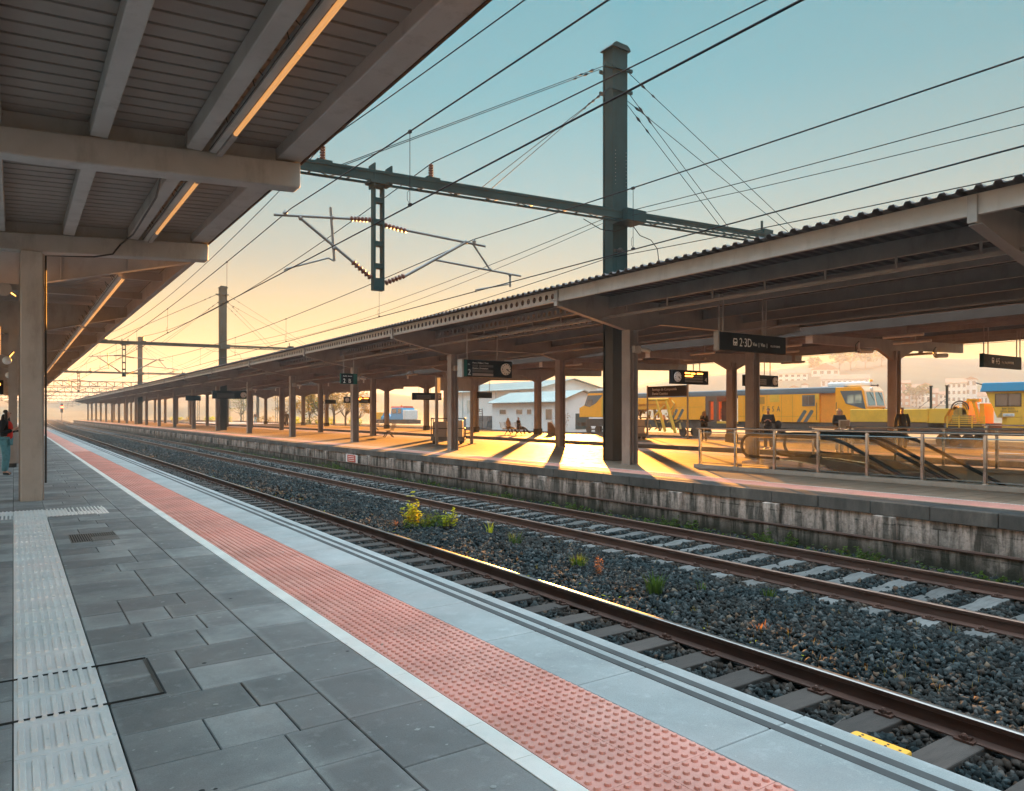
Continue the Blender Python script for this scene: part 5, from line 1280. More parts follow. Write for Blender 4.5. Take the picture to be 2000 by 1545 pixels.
for y in (37.1, 37.75): MB().prism([(y+.75,.82),(y+.38,.82),(y-.25,1.72),(y-.12,1.86),(y+.05,1.84)], 'x', XF-.012, XF-.003).build('slanted_stripe', M['slate'], TM_)
for y in (51.6, 52.4): MB().prism([(y+.75,.95),(y+.38,.95),(y-.25,1.9),(y-.12,2.04),(y+.05,2.02)], 'x', XF-.012, XF-.003).build('slanted_stripe', M['slate'], TM_)
yy = 43.50
for ch in 'COSFESA': text('lettering', ch, (XF-.012, yy, 1.74), RX, .66, M['letterdark'], TM_, sx=.8); yy -= .505
MB().box(XF-.02,XF-.003,36.35,36.75,2.75,3.2).build('notice', M['yellow2'], TM_); MB().prism([(33.3,1.0),(33.1,1.25),(32.95,1.0),(32.85,1.25),(32.7,1.0)],'x',XF-.012,XF-.003).build('emblem', M['letterdark'], TM_)
MB().box(XF+.1,XB-.1,33.0,48.6,.28,.79).box(XF+.02,XF+.1,37,44,.1,.6).build('underframe', M['under'], TM_)
# gangway portal
MB().box(XF,XB,47.2,48.6,2.75,3.398).box(XF,XF+.35,47.2,47.6,.8,2.75).box(XF,XF+.35,48.2,48.6,.8,2.75).box(XB-.4,XB,47.2,48.6,.8,2.75).box(XF,XB,44.72,45.0,3.0,3.398).build('gangway_portal', M['cloth_brown'], TM_, bevel=.05)
gr = MB()
for y in (44.95,45.5,46.1,46.7): gr.path([(XF+.05,y,.8),(XF+.05,y,2.0)],.025,6)
for z in (1.3,1.65,2.0): gr.path([(XF+.05,44.9,z),(XF+.05,46.75,z)],.022,6)
gr.build('gangway_rail', M['under'], TM_); MB().box(XF,XB,44.72,47.18,.62,.8).build('gangway_floor', M['yellow2'], TM_)
# working section
polyX('machine_body', [(48.62,.95),(48.62,3.398),(62.8,3.398),(62.8,1.2),(61.0,1.2),(59.0,2.0),(53.6,2.0),(52.9,.95)], XF, XB, M['yellow'], TM_, .03)
polyX('beam_housing', [(53.2,2.55),(53.2,3.2),(59.4,3.2),(59.4,2.55)], XF-.14, XF-.004, M['yellow'], TM_, .03)
polyX('slate_band', [(62.3,1.25),(60.6,1.25),(58.9,3.0),(60.3,3.35)], XF-.014, XF-.003, M['slate'], TM_)
mm = MB(); rg = random.Random(4)
for i in range(95):
    y = rg.uniform(50.8, 60.6); z = rg.uniform(-.3, 1.9); x = rg.uniform(XF-.05, XF+1.2); L_ = rg.uniform(.4, 1.6); a = rg.uniform(0, PI)
    mm.bar((x,y,z),(x+rg.uniform(-.2,.2), y+L_*math.cos(a)*.6, min(2.3, max(-.6, z+L_*math.sin(a)))), rg.uniform(.05,.2), rg.uniform(.05,.16))
for i in range(26): y = rg.uniform(50.8,60.6); z = rg.uniform(-.3,1.6); mm.tube((XF+rg.uniform(0,.4),y,z),(XF+rg.uniform(0,.4),y+rg.uniform(-.3,.3),z+rg.uniform(.3,.9)),rg.uniform(.06,.13),8)
mm.build('tamping_gear', M['mach'], TM_)
g2 = MB().tube((XF-.1,53.3,3.05),(XF-.1,56.3,3.05),.14,10).path([(XF-.1,52.9,2.9),(XF-.15,52.5,2.6),(XF-.1,52.7,2.2),(XF-.12,53.1,1.4)],.06,8)
g2.bar((XF-.15,55.0,3.0),(XF-.15,53.8,-.3),.24,.2).bar((XF-.15,53.6,2.9),(XF-.15,52.4,-.4),.26,.2).bar((XF-.15,55.4,1.2),(XF-.15,53.9,2.4),.14,.14); g2.build('work_arm', M['yellow2'], TM_)
MB().box(XF+.15,XB-.15,49.0,66.8,.1,.95).build('rear_underframe', M['under'], TM_)
# far cab
polyX('rear_cab', [(62.82,1.15),(62.82,3.55),(63.6,3.95),(66.3,3.95),(67.0,2.55),(67.9,2.25),(67.9,1.15)], XF, XB, M['yellow'], TM_, .04)
polyX('rear_cab_panel', [(63.7,3.70),(66.35,3.70),(66.95,2.5),(66.0,2.35),(64.9,2.75)], XF-.014, XF-.003, M['slate'], TM_); polyX('rear_cab_roof', [(63.2,3.955),(66.3,3.955),(66.0,4.2),(63.6,4.2)], XF, XB, M['slate'], TM_)
polyX('rear_cab_window', [(65.4,3.2),(66.3,3.2),(66.55,2.6),(65.5,2.55)], XF-.024, XF-.0145, M['win'], TM_); polyX('rear_cab_recess', [(62.9,1.3),(62.9,3.3),(63.9,3.3),(63.9,1.3)], XF-.012, XF-.003, M['yellow2'], TM_)
MB().box(XF+.3,XF+1.5,63.8,65.2,4.2,4.45).build('rear_roof_unit', M['white'], TM_, bevel=.05); MB().box(XF+.3,XB-.3,67.9,68.5,.1,.5).build('buffer_beam', M['under'], TM_)
for y in (34.3,36.4,41.6,43.6,50.2,52.0,60.9,63.0,65.2,66.8):
    w = MB(); wheelset(w, 57.4, y); w.build('wheelset', M['under'], TM_)

# right-hand yellow wagon with crane and blue-roofed cab
W2 = thing('rail_wagon', 'low ochre rail wagon with two upright posts and lifting gear', 'rail vehicle', (53.4, 27, -.8))
X1, X2_ = 52.0, 54.8
MB().box(X1,X2_,25.55,31.2,.92,1.86).build('tank_body', M['yellow2'], W2, bevel=.04)
MB().box(X1-.06,X1-.0,25.5,25.56,.9,1.9).build('tank_rib', M['yellow2'], W2)
polyX('end_hopper', [(25.5,1.88),(24.1,1.88),(24.45,1.25),(24.45,.5),(25.5,.5)], X1, X2_, M['yellow2'], W2, .02)
for px_, y in ((1, 25.45), (2, 24.40)):
    p = MB().box(X1+.2,X1+.34,y-.06,y+.06,1.86,3.42).box(X1+.16,X1+.38,y-.09,y+.09,3.40,3.46); p.build('post', M['mast'], W2); MB().tube((X1+.27,y,2.6),(X1+.27,y+.85,1.88),.018,5).build('post_stay', M['wire'], W2)
MB().path([(X1+.3,23.6+.55*math.cos(t),1.82+.55*math.sin(t)) for t in np.linspace(0,PI,12)],.05,8).path([(X1+.3,23.6+.42*math.cos(t),1.82+.42*math.sin(t)) for t in np.linspace(0,PI,12)],.03,6).build('hose_reel', M['under'], W2)
MB().lathe((X1+.3,23.6,1.55), [(.05,0),(.42,0),(.42,.5),(.05,.5)], 16, 'x').box(X1+.1,X1+1.4,23.0,24.0,.9,1.45).build('winch', M['mach'], W2)
cr = MB().bar((X1+.4,23.35,.95),(X1+.4,22.75,2.0),.2,.3).bar((X1+.4,22.4,.95),(X1+.4,22.8,2.0),.2,.3).box(X1+.3,X1+1.5,21.95,22.35,.9,2.38).box(X1+.2,X1+1.5,20.95,21.25,.9,2.2).bar((X1+.2,21.25,.95),(X1+.2,21.6,2.40),.22,.2).bar((X1+.2,22.0,2.42),(X1+.2,21.2,2.40),.22,.2)
for o in cr.v: pass
c0 = cr.build('lifting_frame', M['yellow'], W2); c0.location.y += 1.1
rl_ = MB()
for k in range(5): rl_.box(X1-.05,X1-.01,21.9,24.3,.72+k*.14,.76+k*.14)
for y in (21.95,22.7,23.5,24.25): rl_.box(X1-.06,X1-.0,y-.03,y+.03,.5,1.4)
rl_.build('slatted_rail', M['yellow2'], W2)
MB().box(X1,X2_,21.7,31.4,.30,.90).build('wagon_frame', M['cloth_brown'], W2)
for y in (23.2,24.8,28.4,30.0):
    w = MB(); wheelset(w, 53.4, y, .46, -.30); w.build('wheelset', M['under'], W2)
W3 = thing('rail_crane_cab', 'ochre cab with bright blue roof and dark sliding window at the right edge', 'rail vehicle', (53.4, 19, -.8))
polyX('cab_body', [(21.92,2.95),(21.25,1.28),(16,1.28),(16,2.95)], X1, X2_, M['yellow2'], W3, .03)
polyX('cab_roof', [(22.2,2.955),(22.05,3.52),(15.8,3.52),(15.8,2.955)], X1-.12, X2_+.12, M['blueroof'], W3, .03)
MB().box(X1-.02,X1-.003,19.86,21.36,1.98,2.82).build('window_frame', M['under'], W3, bevel=.01); MB().box(X1-.03,X1-.021,19.93,20.56,2.05,2.75).box(X1-.03,X1-.021,20.64,21.28,2.05,2.75).build('window', M['win'], W3)
text('lettering', 'BSP-203/5', (X1-.02,20.95,1.80), RX, .17, M['letterdark'], W3); text('lettering', '99711 307525-0', (X1-.02,21.05,1.63), RX, .15, M['letterdark'], W3)
MB().box(X1-.02,X1-.003,20.25,20.9,1.36,1.54).build('number_plate', M['white'], W3, bevel=.01); text('lettering', 'P-203-CPS', (X1-.028,20.86,1.40), RX, .125, M['slate'], W3)
MB().prism([(21.2,1.35),(21.0,1.62),(20.95,1.62),(20.95,1.35)],'x',X1-.016,X1-.003).build('warning_triangle', M['mach'], W3)
MB().box(X1,X2_,16,20.7,.62,1.275).box(X1+.1,X1+.8,20.7,21.0,.62,1.275).build('engine_deck', M['yellow2'], W3, bevel=.02); MB().box(X1,X2_,15,21.6,.30,.615).build('cab_frame', M['cloth_brown'], W3); MB().tube((X1,22.05,3.4),(X1-.0,22.5,3.55),.04).build('roof_spout', M['under'], W3)
for y in (17.5,19.4):
    w = MB(); wheelset(w, 53.4, y, .46, -.30); w.build('wheelset', M['under'], W3)

# blue road-rail vehicle far off
BV = thing('rail_vehicle', 'distant blue rail vehicle with orange beacons and a folded crane arm in the haze', 'rail vehicle', (61, 130, -.8))
MB().box(60,62.6,122,138.5,-.3,.45).build('frame', M['under'], BV); MB().box(60,62.6,124.4,129.6,.45,1.6).box(60,62.6,129.6,134,.45,1.1).build('body', M['blueroof'], BV, bevel=.1)
polyX('cab', [(124.4,1.6),(124.6,2.7),(129.2,2.7),(129.6,1.6)], 60, 62.6, M['blueroof'], BV, .08); MB().box(59.97,59.995,125,126.4,1.65,2.5).box(59.97,59.995,127,129,1.65,2.5).build('cab_window', M['win'], BV)
MB().prism([(60.2,2.71),(62.4,2.71),(62.2,3.0),(60.4,3.0)], 'y', 124.6, 130).build('cab_roof', M['red'], BV); MB().box(60,62.6,123.2,124.3,.5,2.3).build('cab_nose', M['white'], BV, bevel=.1)
MB().bar((61,136,.4),(61,133.6,2.4),.3,.4).bar((61,133.6,2.4),(61,131.8,1.0),.25,.3).build('crane_arm', M['blueroof'], BV); MB().lathe((60.6,126,3.0), [(.15,0),(.15,.25)], 10).build('beacon', M['orange'], BV)
MB().box(60,62.6,136.5,138.5,.5,1.9).build('rear_cab', M['yellow'], BV, bevel=.1)

# ------------------------------------------------------------------ white depot buildings
def windows(par, X, lst, mat):
    for (y0, y1, z0, z1) in lst:
        f = MB().box(X-.06,X+.02,y0-.1,y1+.1,z0-.1,z0-.0).box(X-.06,X+.02,y0-.1,y1+.1,z1,z1+.1).box(X-.06,X+.02,y0-.1,y0,z0,z1).box(X-.06,X+.02,y1,y1+.1,z0,z1).build('window', M['render'], par)
        MB().box(X-.012,X+.015,y0,y1,z0,z1).build('pane', mat, f)
def seams(x0, z0, x1, z1, y0, y1, n, par, name='roof'):
    m = MB(); t = .08
    m.add([(x0,y0,z0),(x1,y0,z1),(x1,y1,z1),(x0,y1,z0),(x0,y0,z0+t),(x1,y0,z1+t),(x1,y1,z1+t),(x0,y1,z0+t)], [(0,3,2,1),(4,5,6,7),(0,1,5,4),(1,2,6,5),(2,3,7,6),(3,0,4,7)])
    for k in range(n+1): y = y0+(y1-y0)*k/n; m.bar((x0,y,z0+t+.03),(x1,y,z1+t+.03),.12,.08)
    return m.build(name, M['roofmetal'], par)
AN = thing('depot_building', 'low white depot annex with ribbed pale roof and small dark windows', 'building', (66.5, 89, -1))
MB().box(63,70.8,80.4,98.1,-1.1,3.38).prism([(63.0,3.385),(70.8,3.385),(66.9,4.72)], 'y', 80.42, 98.08).build('wall', M['render'], AN)
seams(62.5,3.28,66.9,4.85,80.0,98.5,24,AN); seams(71.3,3.28,66.9,4.85,80.0,98.5,24,AN)
MB().path([(62.45,80,3.25),(62.45,98.5,3.25)],.09,8).tube((62.9,80.9,3.2),(62.9,80.9,-1),.05).build('gutter', M['roofmetal'], AN)
windows(AN, 63, [(94.1,95.9,1.5,2.2),(89.7,91.3,1.5,2.2),(87.4,88.5,1.5,2.2),(82.4,83.9,.7,2.2)], M['win'])
MB().box(65.6,68.0,80.33,80.41,-.6,1.6).build('side_door', M['mast'], AN); MB().tube((63.4,97.6,4.0),(63.4,97.6,5.0),.08).build('flue', M['alu'], AN)
BB = thing('depot_building', 'larger white depot hall with shallow ribbed roof behind the annex', 'building', (81, 115, -1))
MB().box(74,88,100,131,-1.1,6.0).prism([(74,6.005),(88,6.005),(81,7.55)], 'y', 100.02, 130.98).build('wall', M['render'], BB)
seams(73.4,5.9,81,7.65,99.5,131.5,34,BB); seams(88.6,5.9,81,7.65,99.5,131.5,34,BB)
MB().path([(73.35,99.5,5.85),(73.35,131.5,5.85)],.1,8).tube((73.9,126,5.8),(73.9,126,-1),.07).build('gutter', M['roofmetal'], BB); windows(BB, 74, [(121.8,124.5,1.8,4.2)], M['roofmetal'])
fn = thing('lattice_stack', 'dark stack of curved steel frames leaning beside the white depot annex', 'steel frames', (62, 99, -1))
fm = MB()
for k in range(9): fm.path([(61.8,99.4-.3*math.sin(k/8*PI/2),-.6+k*.36),(61.8,101.2-.9*math.sin(k/8*PI/2),-.6+k*.36)],.05,6)
fm.path([(61.8,99.2,-.8),(61.8,99.1,1.2),(61.8,99.2,2.4)],.07,6).path([(61.8,101.2,-.8),(61.8,100.7,1.4),(61.8,99.8,2.3),(61.8,102.6,2.35)],.07,6); fm.build('steel_frame', M['under'], fn)
sk_ = thing('skip_container', 'grey open container beside the depot hall', 'container', (66, 108, -1)); MB().prism([(104.5,-.9),(109,-.9),(109.6,1.2),(104,1.2)], 'x', 66, 68).build('container_shell', M['slate'], sk_)

# ------------------------------------------------------------------ hills, far town
def W_(px, f): r = (px-1000)/1430.0*f; s, c = math.sin(TH), math.cos(TH); return (f*s+r*c, f*c-r*s)
def skyl(px):
    return float(np.interp(px, [-600,-100,100,400,700,900,1150,1300,1420,1560,1660,1750,1900,2100,2600,3200], [16,12,9,13,15,12,16,24,28,33,36,39,37,34,30,26]))
def hz(px, f):
    u = min(1, max(0, (f-290)/330.0)); u = u*u*(3-2*u); return -1.45+u*(skyl(px)*1.29+1.0)
hv = []; hf = []; pxs = list(range(-600, 3300, 40)); fs_ = [180,250,290,330,370,410,450,490,530,570,620,800]
for f in fs_:
    for px in pxs:
        x, y = W_(px, f); hv.append((x, y, hz(px, f) + (1.0 if f > 330 else 0)*(math.sin(px*.021+f*.03)+.6*math.sin(px*.053+f*.011))))
n = len(pxs); hf = [(j*n+i, j*n+i+1, (j+1)*n+i+1, (j+1)*n+i) for j in range(len(fs_)-1) for i in range(n-1)]
hb = MB().add(hv, hf).build('hills', M['hill'], smooth=True); hb['kind'] = 'structure'
def house(px, f, ytop, ybase, wpx, mat, roof, label, nw=3, nf=2, gable=True, deep=10):
    x, y = W_(px, f); k = f/1430.0; w = wpx*k; zt = 1.5+(809-ytop)*k; zb = min(1.5+(809-ybase)*k, hz(px,f)); rh = min(w*.28, (zt-zb)*.35)
    t = thing('town_house', label, 'house', (x, y, zb), -math.atan2(x, y), 'houses of the hazy hillside town')
    def P(m, name, mt): o = MB(); o.v = m.v; o.f = m.f; ob = o.build(name, mt, None); ob.parent = t; return ob
    h = zt-zb-rh
    P(MB().box(-w/2,w/2,0,deep,-2,h), 'wall', mat)
    if gable: P(MB().prism([(-w/2-.4,h+.01),(w/2+.4,h+.01),(0,h+rh)], 'y', -.3, deep+.3), 'roof', roof)
    else: P(MB().prism([(-.4,h+.01),(deep+.4,h+.01),(deep*.5,h+rh)], 'x', -w/2-.4, w/2+.4), 'roof', roof)
    for i in range(nw):
        for j in range(nf):
            cx = -w/2+w*(i+.5)/nw; cz = h*(j+.55)/nf; ww = w/nw*.26; hh = h/nf*.24
            P(MB().box(cx-ww,cx+ww,-.08,.0,cz-hh,cz+hh), 'window', M['win'] if mat is not M['brick'] else M['render'])
    return t
HS = [(1548,470,720,748,54,M['creamwall'],M['tile'],'wide cream house with low roof highest on the hazy hill, left',5,2,False),
 (1612,480,709,746,50,M['creamwall'],M['tile'],'hip roofed house beside the hilltop trees',4,2,True),
 (1650,430,731,756,86,M['render'],M['tile'],'long white terrace row below the hilltop trees',9,1,False),
 (1551,400,752,768,16,M['render'],M['tile'],'small white cottage low on the hill above the carriage roof',2,1,True),
 (1572,400,748,768,12,M['render'],M['tile'],'second small white cottage above the carriage roof',1,1,True),
 (1765,372,742,806,22,M['brick'],M['tile'],'tall pinkish block right behind the branching column',2,5,False),
 (1786,372,750,800,24,M['render'],M['tile'],'tall white block with small windows, left of the brick house',4,5,False),
 (1808,372,747,775,20,M['creamwall'],M['tile'],'cream gabled house behind the brick house',2,2,True),
 (1812,372,758,806,34,M['brick'],M['tile'],'hazy brick house left of the wagon posts',2,3,False),
 (1838,372,764,792,22,M['creamwall'],M['tile'],'low cream house between the two wagon posts',3,2,False),
 (1868,372,738,800,34,M['creamwall'],M['tile'],'large cream block with rows of windows right of the posts',4,4,False),
 (1896,372,735,776,21,M['render'],M['tile'],'bright white gabled house beside the cream block',2,3,True),
 (1914,372,765,782,40,M['render'],M['tile'],'long low white building next to the blue roofed cab',6,1,False),
 (1475,470,742,765,34,M['creamwall'],M['tile'],'faint house on the hill left of the far clock board',3,2,False),
 (1425,500,740,760,30,M['creamwall'],M['tile'],'faint house on the hill behind the branching column',3,2,True)]
for a in HS: house(*a[:8], nw=a[8], nf=a[9], gable=a[10])

# ------------------------------------------------------------------ trees, shrubs, weeds
def leaves(m, tint, c, r, n, size, g, flat=1.0):
    for _ in range(n):
        while True:
            p = g.uniform(-1, 1, 3)
            if p@p < 1: break
        q = np.array(c)+p*np.array(r); a = g.uniform(0, 2*PI); t = g.uniform(-.9, .9)
        u = np.array((math.cos(a), math.sin(a), t*.5))*size*g.uniform(.6,1.3); v = np.array((-math.sin(a)*math.cos(t), math.cos(a)*math.cos(t), math.sin(t)*flat))*size*.5*g.uniform(.6,1.3)
        m.add([q-u, q+v, q+u, q-v], [(0,1,2,3)]); tint.append(g.random())
def leafbuild(m, tint, name, mat, parent):
    me = bpy.data.meshes.new(name); o = np.array(base_of(parent)[:]); me.from_pydata((np.array(m.v)-o).tolist(), [], m.f); me.materials.append(mat)
    a = me.attributes.new('tint', 'FLOAT', 'FACE'); a.data.foreach_set('value', np.asarray(tint, dtype=np.float32))
    ob = bpy.data.objects.new(name, me); COL.objects.link(ob); ob.parent = parent; return ob
def tree(label, loc, h, cr, mat, n=700, size=.22, seed=1, sparse=1.0):
    g = np.random.default_rng(seed); t = thing('tree', label, 'tree', loc, 0, 'trees beyond the platforms'); x, y, z = loc
    m = MB(); m.path([(x,y,z-.3),(x+.05*h*g.normal()*.3,y,z+h*.25),(x,y,z+h*.5)],[h*.03,h*.024,h*.014],7)
    lm = MB(); ti = []
    for k in range(11):
        a = g.uniform(0,2*PI); b = np.array((x,y,z+h*g.uniform(.25,.5))); e = np.array((x+cr*g.uniform(.4,.95)*math.cos(a), y+cr*g.uniform(.4,.95)*math.sin(a), z+h*g.uniform(.55,.97)))
        md_ = (b+e)/2+np.array((0,0,-.04*h)); m.path([b,md_,e],[h*.012,h*.008,h*.003],5)
        for q in range(3):
            e2 = e+g.normal(0,cr*.25,3); m.path([md_*.4+e*.6, e2],[h*.005,h*.002],4); leaves(lm, ti, e2, (cr*.34,cr*.34,h*.10), int(n/44*sparse), size, g)
        leaves(lm, ti, e, (cr*.38,cr*.38,h*.12), int(n/44), size, g)
    m.build('trunk', M['bark'], t); leafbuild(lm, ti, 'crown', mat, t); return t
def shrub(label, loc, h, r, mat, n=260, size=.12, seed=1, cat='shrub', name='shrub', group='shrubs beyond the platforms'):
    g = np.random.default_rng(seed); t = thing(name, label, cat, loc, 0, group); x, y, z = loc; m = MB(); lm = MB(); ti = []
    for k in range(9):
        a = g.uniform(0,2*PI); e = np.array((x+r*g.uniform(.2,.9)*math.cos(a), y+r*g.uniform(.2,.9)*math.sin(a), z+h*g.uniform(.4,1))); m.path([(x,y,z-.02),((x+e[0])/2,(y+e[1])/2,z+h*.45),e],[h*.014,h*.01,h*.004],4); leaves(lm, ti, e, (r*.4,r*.4,h*.25), n//9, size, g)
    m.build('stems', M['bark'], t); leafbuild(lm, ti, 'leaves', mat, t); return t
TR = [(625,128,7.6,3.0,'leafaut','tall thin autumn tree left of the island column pair'),(652,134,8.6,3.6,'leafaut','broad hazy autumn tree with bare lower limbs behind the bench'),(676,126,7.0,2.8,'leafaut','golden tree nearest the blue rail vehicle'),(604,140,6.0,2.4,'leaf','small green tree behind the standing coat man'),(592,165,6.5,2.6,'leafaut','pale hazy tree at the left of the tree group'),(700,150,5.6,2.3,'leafaut','small faded tree left of the blue rail vehicle'),(560,190,7,3,'leafaut','faded far tree behind the coat man'),(470,200,7,3.2,'leaf','faded green tree beyond the second mast')]
for i, (px, f, h, c, mt, lab) in enumerate(TR): x, y = W_(px, f); tree(lab, (x, y, -1.2), h, c, M[mt], 900, .24, 20+i, .8)
for i, (px, lab, h) in enumerate(((1640,'left hilltop tree beside the hip roofed house',12),(1662,'tallest hilltop tree above the white terrace',15),(1690,'right hilltop tree of the dark crowns',12),(1722,'hilltop tree near the branching column',13),(1590,'small hilltop tree between the houses',9),(1790,'dark round tree below the tall white block',11))):
    f = 500 if px != 1790 else 365; x, y = W_(px, f); tree(lab, (x, y, hz(px,f)), h, h*.42, M['leaf'], 700, .9, 50+i)
SHR = [(415,180,'leafy'),(440,172,'leafy'),(520,160,'leafaut'),(583,150,'leafy'),(610,140,'leaf'),(640,136,'leafy'),(690,132,'leafy'),(345,205,'leafy'),(372,200,'leafaut')]
SL = ['yellow shrub left of the second mast','yellow shrub right of the second mast','brownish shrub between the walking men','yellow shrub behind the coat man','low green shrub under the bare trees','yellow shrub under the broad autumn tree','yellow bush by the blue rail vehicle','yellow shrub near the third mast','brown shrub near the third mast']
for i, (px, f, mt) in enumerate(SHR): x, y = W_(px, f); shrub(SL[i], (x, y, -1.1), 1.9, 1.7, M[mt], 300, .2, 80+i)
x, y = W_(1092, 100); shrub('leafless grey shrub in front of the annex window', (62.2, 79.2, -1.0), 2.2, 1.8, M['leafdry'], 200, .10, 99)
x, y = W_(1930, 48); shrub('dark shrub seen through the glass beneath the wagon', (46.5, 15.5, -1.0), 1.1, 1.2, M['leaf'], 300, .12, 97)

def grass_tuft(label, loc, h, n, mat, seed, r=.10, name='grass_tuft', cat='grass tuft'):
    g = np.random.default_rng(seed); lm = MB(); ti = []; x, y, z = loc
    for k in range(n):
        a = g.uniform(0,2*PI); d = np.array((math.cos(a), math.sin(a), 0)); b = np.array((x,y,z))+d*r*g.uniform(0,.9)*np.array((1,1,0)); L_ = h*g.uniform(.5,1.1); w = .006+.004*g.random(); s = np.array((-d[1],d[0],0))*w; lean_ = g.uniform(.1,.55)
        m1 = b+d*L_*lean_*.35+np.array((0,0,L_*.6)); e = b+d*L_*lean_+np.array((0,0,L_))
        lm.add([b-s,b+s,m1+s*.8,m1-s*.8,e], [(0,1,2,3),(3,2,4)]); q = g.random(); ti += [q, q]
    me_o = leafbuild(lm, ti, name, mat, None); return tag(me_o, label, cat, 'weeds in the ballast')
grass_tuft('bright green grass tuft in the ballast nearest the camera', (7.13,7.05,-.93), .30, 130, M['leaf'], 3, .13)
grass_tuft('smaller green grass tuft beside the dry brown stem', (7.38,8.96,-.93), .22, 80, M['leaf'], 4, .14)
grass_tuft('tiny green sprig in the ballast right of the grass tuft', (7.72,6.75,-.93), .2, 14, M['leaf'], 5, .06)
grass_tuft('small yellow sprig behind the grass, left of the brown stem', (7.97,12.5,-.93), .24, 24, M['leafy'], 6, .08)
grass_tuft('small green weed left of the dry stem', (7.7,11.2,-.93), .26, 40, M['leaf'], 7, .14)
grass_tuft('low grass at the foot of the second rail', (8.3,6.1,-.93), .14, 26, M['leaf'], 8, .12)
grass_tuft('faded grass sprig beside the polished rail', (6.9,5.2,-.93), .12, 20, M['leafdry'], 9, .10)
def herb(label, loc, h, n, mats, seed, r, ls=.03):
    g = np.random.default_rng(seed); t = thing('weed', label, 'weed', loc, 0, 'weeds in the ballast'); x, y, z = loc; m = MB(); lms = [MB() for _ in mats]; tis = [[] for _ in mats]
    for k in range(n):
        a = g.uniform(0,2*PI); rr = r*math.sqrt(g.random()); hh = h*g.uniform(.35,1)*(1-.45*rr/r); e = np.array((x+rr*math.cos(a), y+rr*math.sin(a), z+hh)); b = np.array((x+rr*.5*math.cos(a), y+rr*.5*math.sin(a), z-.03)); m.path([b,(b+e)/2+g.normal(0,.015,3),e],[.005,.004,.002],4)
        mi = min(len(mats)-1, int(hh/h*len(mats)*.999)) if len(mats) > 1 else 0
        for q in range(13):
            f = g.uniform(.25,1.05); p = b*(1-f)+e*f; leaves(lms[mi], tis[mi], p, (.045,.045,.03), 2, ls*(1.1-.4*f), g)
    m.build('stems', M['bark'], t)
    for lm, ti, mt in zip(lms, tis, mats):
        if lm.v: leafbuild(lm, ti, 'leaves', mt, t)
    return t
herb('sunlit yellow flowering weed clump with green foot between the tracks', (7.35,14.0,-.95), .42, 52, [M['leaf'],M['leaf'],M['leaf']], 1, .62, .04)
herb('tall upright stem of bright yellow leaves rising from the weed clump', (7.12,14.35,-.95), 1.0, 16, [M['leafy']], 2, .22, .055)
herb('short side stem of yellow leaves at the right of the weed clump', (7.6,13.5,-.9), .66, 9, [M['leafy']], 12, .18, .045)
herb('dry reddish brown stem standing alone in the ballast', (7.23,8.36,-.95), .50, 7, [M['leafdry']], 3, .10, .022)
herb('thin reddish weed left of the yellow clump', (6.95,14.5,-.95), .30, 7, [M['leafdry']], 13, .22, .02)
for i, (yy, h, n, r, lab) in enumerate(((8.6,.42,26,.5,'leafy green weed at the foot of the wall, left of the pale pier'),(6.9,.38,18,.4,'blue-green weed at the foot of the wall near the right edge'),(11.2,.38,22,.6,'green weed at the wall foot below the glass rail end'),(14.6,.36,22,.6,'green weed at the wall foot below the mast'),(18.0,.34,20,.6,'green weed at the wall foot below the island column'),(22.5,.36,20,.7,'green weed at the wall foot below the clock board'),(31.6,.55,46,.8,'dark green bush at the wall foot beside the red sign'),(4.9,.22,12,.3,'small weed at the wall foot at the right edge'))):
    herb(lab, (11.86,yy,-1.02), h, n, [M['leaf']], 30+i, r, .045)
wm = MB(); ti = []; g = np.random.default_rng(77)
for k in range(5200):
    yy = g.uniform(3, 62)**1.0; leaves(wm, ti, (g.uniform(11.25,12.15), yy, -.98+.08*g.random()), (.12,.2,.06), 1, g.uniform(.025,.06), g)
o = leafbuild(wm, ti, 'ground_cover', M['leaf'], None); tag(o, 'low green ground cover along the foot of the platform wall', 'ground cover', kind='stuff')
wm = MB(); ti = []
for k in range(170):
    yy = 4+ (g.random()**1.3)*28; leaves(wm, ti, (6.2+abs(g.normal(0,.35)), yy, -.925), (.05,.05,.01), 1, g.uniform(.02,.045), g, .3)
for cx, cy, n_ in ((6.3,24.5,34),(6.9,21,20),(6.5,17.8,18),(6.35,9.4,10),(6.6,8.1,9),(8.2,33,14),(6.5,7.2,7)):
    for k in range(n_): leaves(wm, ti, (cx+g.normal(0,.12), cy+g.normal(0,.35), -.93), (.03,.06,.03), 1, g.uniform(.03,.055), g, .5)
o = leafbuild(wm, ti, 'fallen_leaves', M['leafy'], None); tag(o, 'scattered bright yellow fallen leaves on the ballast beside the rail', 'fallen leaves', kind='stuff')

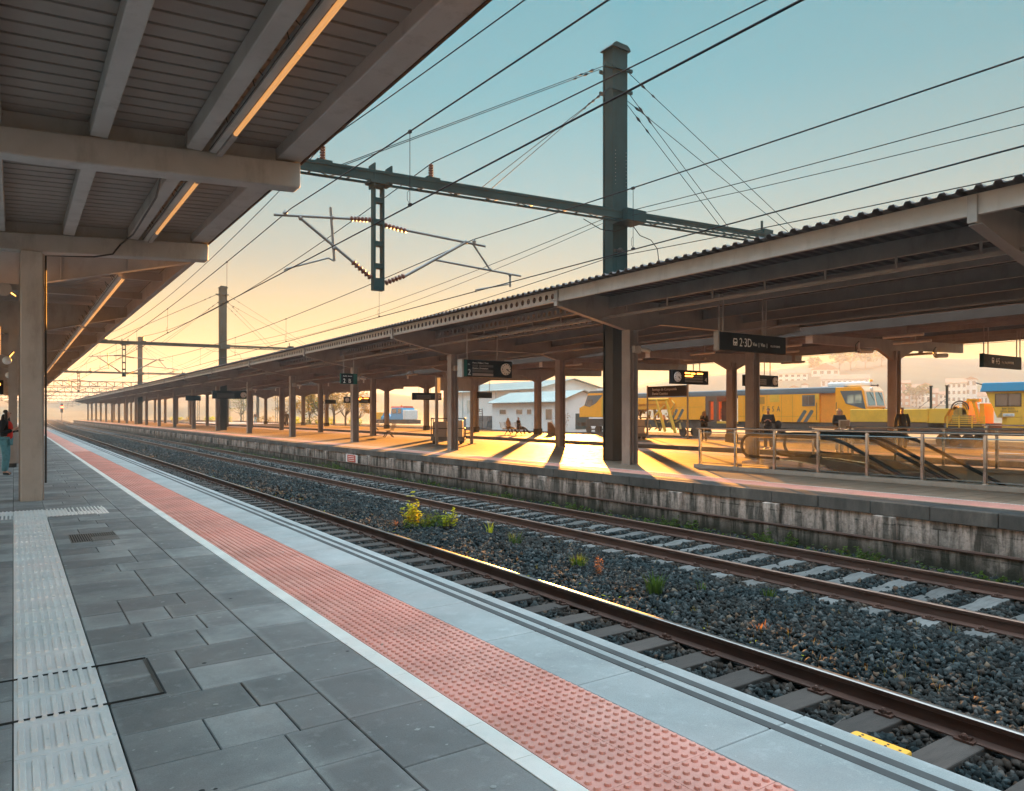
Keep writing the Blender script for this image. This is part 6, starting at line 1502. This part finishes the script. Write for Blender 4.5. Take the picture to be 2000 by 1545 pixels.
sd_ = MB(); ti = []
for k in range(420):
    xx = g.choice((g.uniform(6.3,8.8), g.uniform(11.2,12.0), g.uniform(6.6,7.6))); yy = 3+g.random()**1.4*30
    for q in range(g.integers(2,6)):
        a = g.uniform(0,2*PI); h_ = g.uniform(.03,.11); w_ = .004; e = np.array((xx+h_*.6*math.cos(a), yy+h_*.6*math.sin(a), -.925+h_)); b_ = np.array((xx,yy,-.95)); s_ = np.array((-math.sin(a),math.cos(a),0))*w_
        sd_.add([b_-s_, b_+s_, e], [(0,1,2)]); ti.append(g.random())
o = leafbuild(sd_, ti, 'seedlings', M['leafaut'], None); tag(o, 'scattered small dry seedlings and grass blades in the ballast', 'seedlings', kind='stuff')

# lattice poles in the yard behind the far platform
for i, (px, f) in enumerate(((447,150),(473,150),(322,210),(388,175),(540,165))):
    x, y = W_(px, f); t = thing('lattice_pole', ['lattice pole right of the second mast','second lattice pole right of the second mast','lattice pole near the third mast','slim pole left of the second mast','slim pole behind the coat man'][i], 'pole', (x,y,-1), group='lattice poles in the yard')
    m = MB(); hh = 9.0
    for a in (-.22,.22): m.box(x+a-.04,x+a+.04,y-.04,y+.04,-1.2,hh)
    for k in range(14): z0 = -1+k*.7; s_ = 1 if k%2 else -1; m.bar((x-.22*s_,y,z0),(x+.22*s_,y,z0+.7),.05,.05)
    m.build('pole_lattice', M['mast'], t)

# ------------------------------------------------------------------ haze: one closed box of even, pale air round everything
HD = 0.0009
hzb = MB().box(-4500,4500,-4500,4500,-2.6,50).build('haze', None); hzb['kind'] = 'stuff'
hm = bpy.data.materials.new('haze'); hm.use_nodes = True; t = hm.node_tree; t.nodes.clear()
o_ = t.nodes.new('ShaderNodeOutputMaterial'); v = t.nodes.new('ShaderNodeVolumePrincipled'); v.inputs['Color'].default_value = (0.95,0.93,0.88,1); v.inputs['Density'].default_value = HD; v.inputs['Anisotropy'].default_value = 0.0
t.links.new(v.outputs[0], o_.inputs['Volume']); hzb.data.materials.append(hm)
tag(hzb, 'thin golden morning haze over the station and town', 'haze')
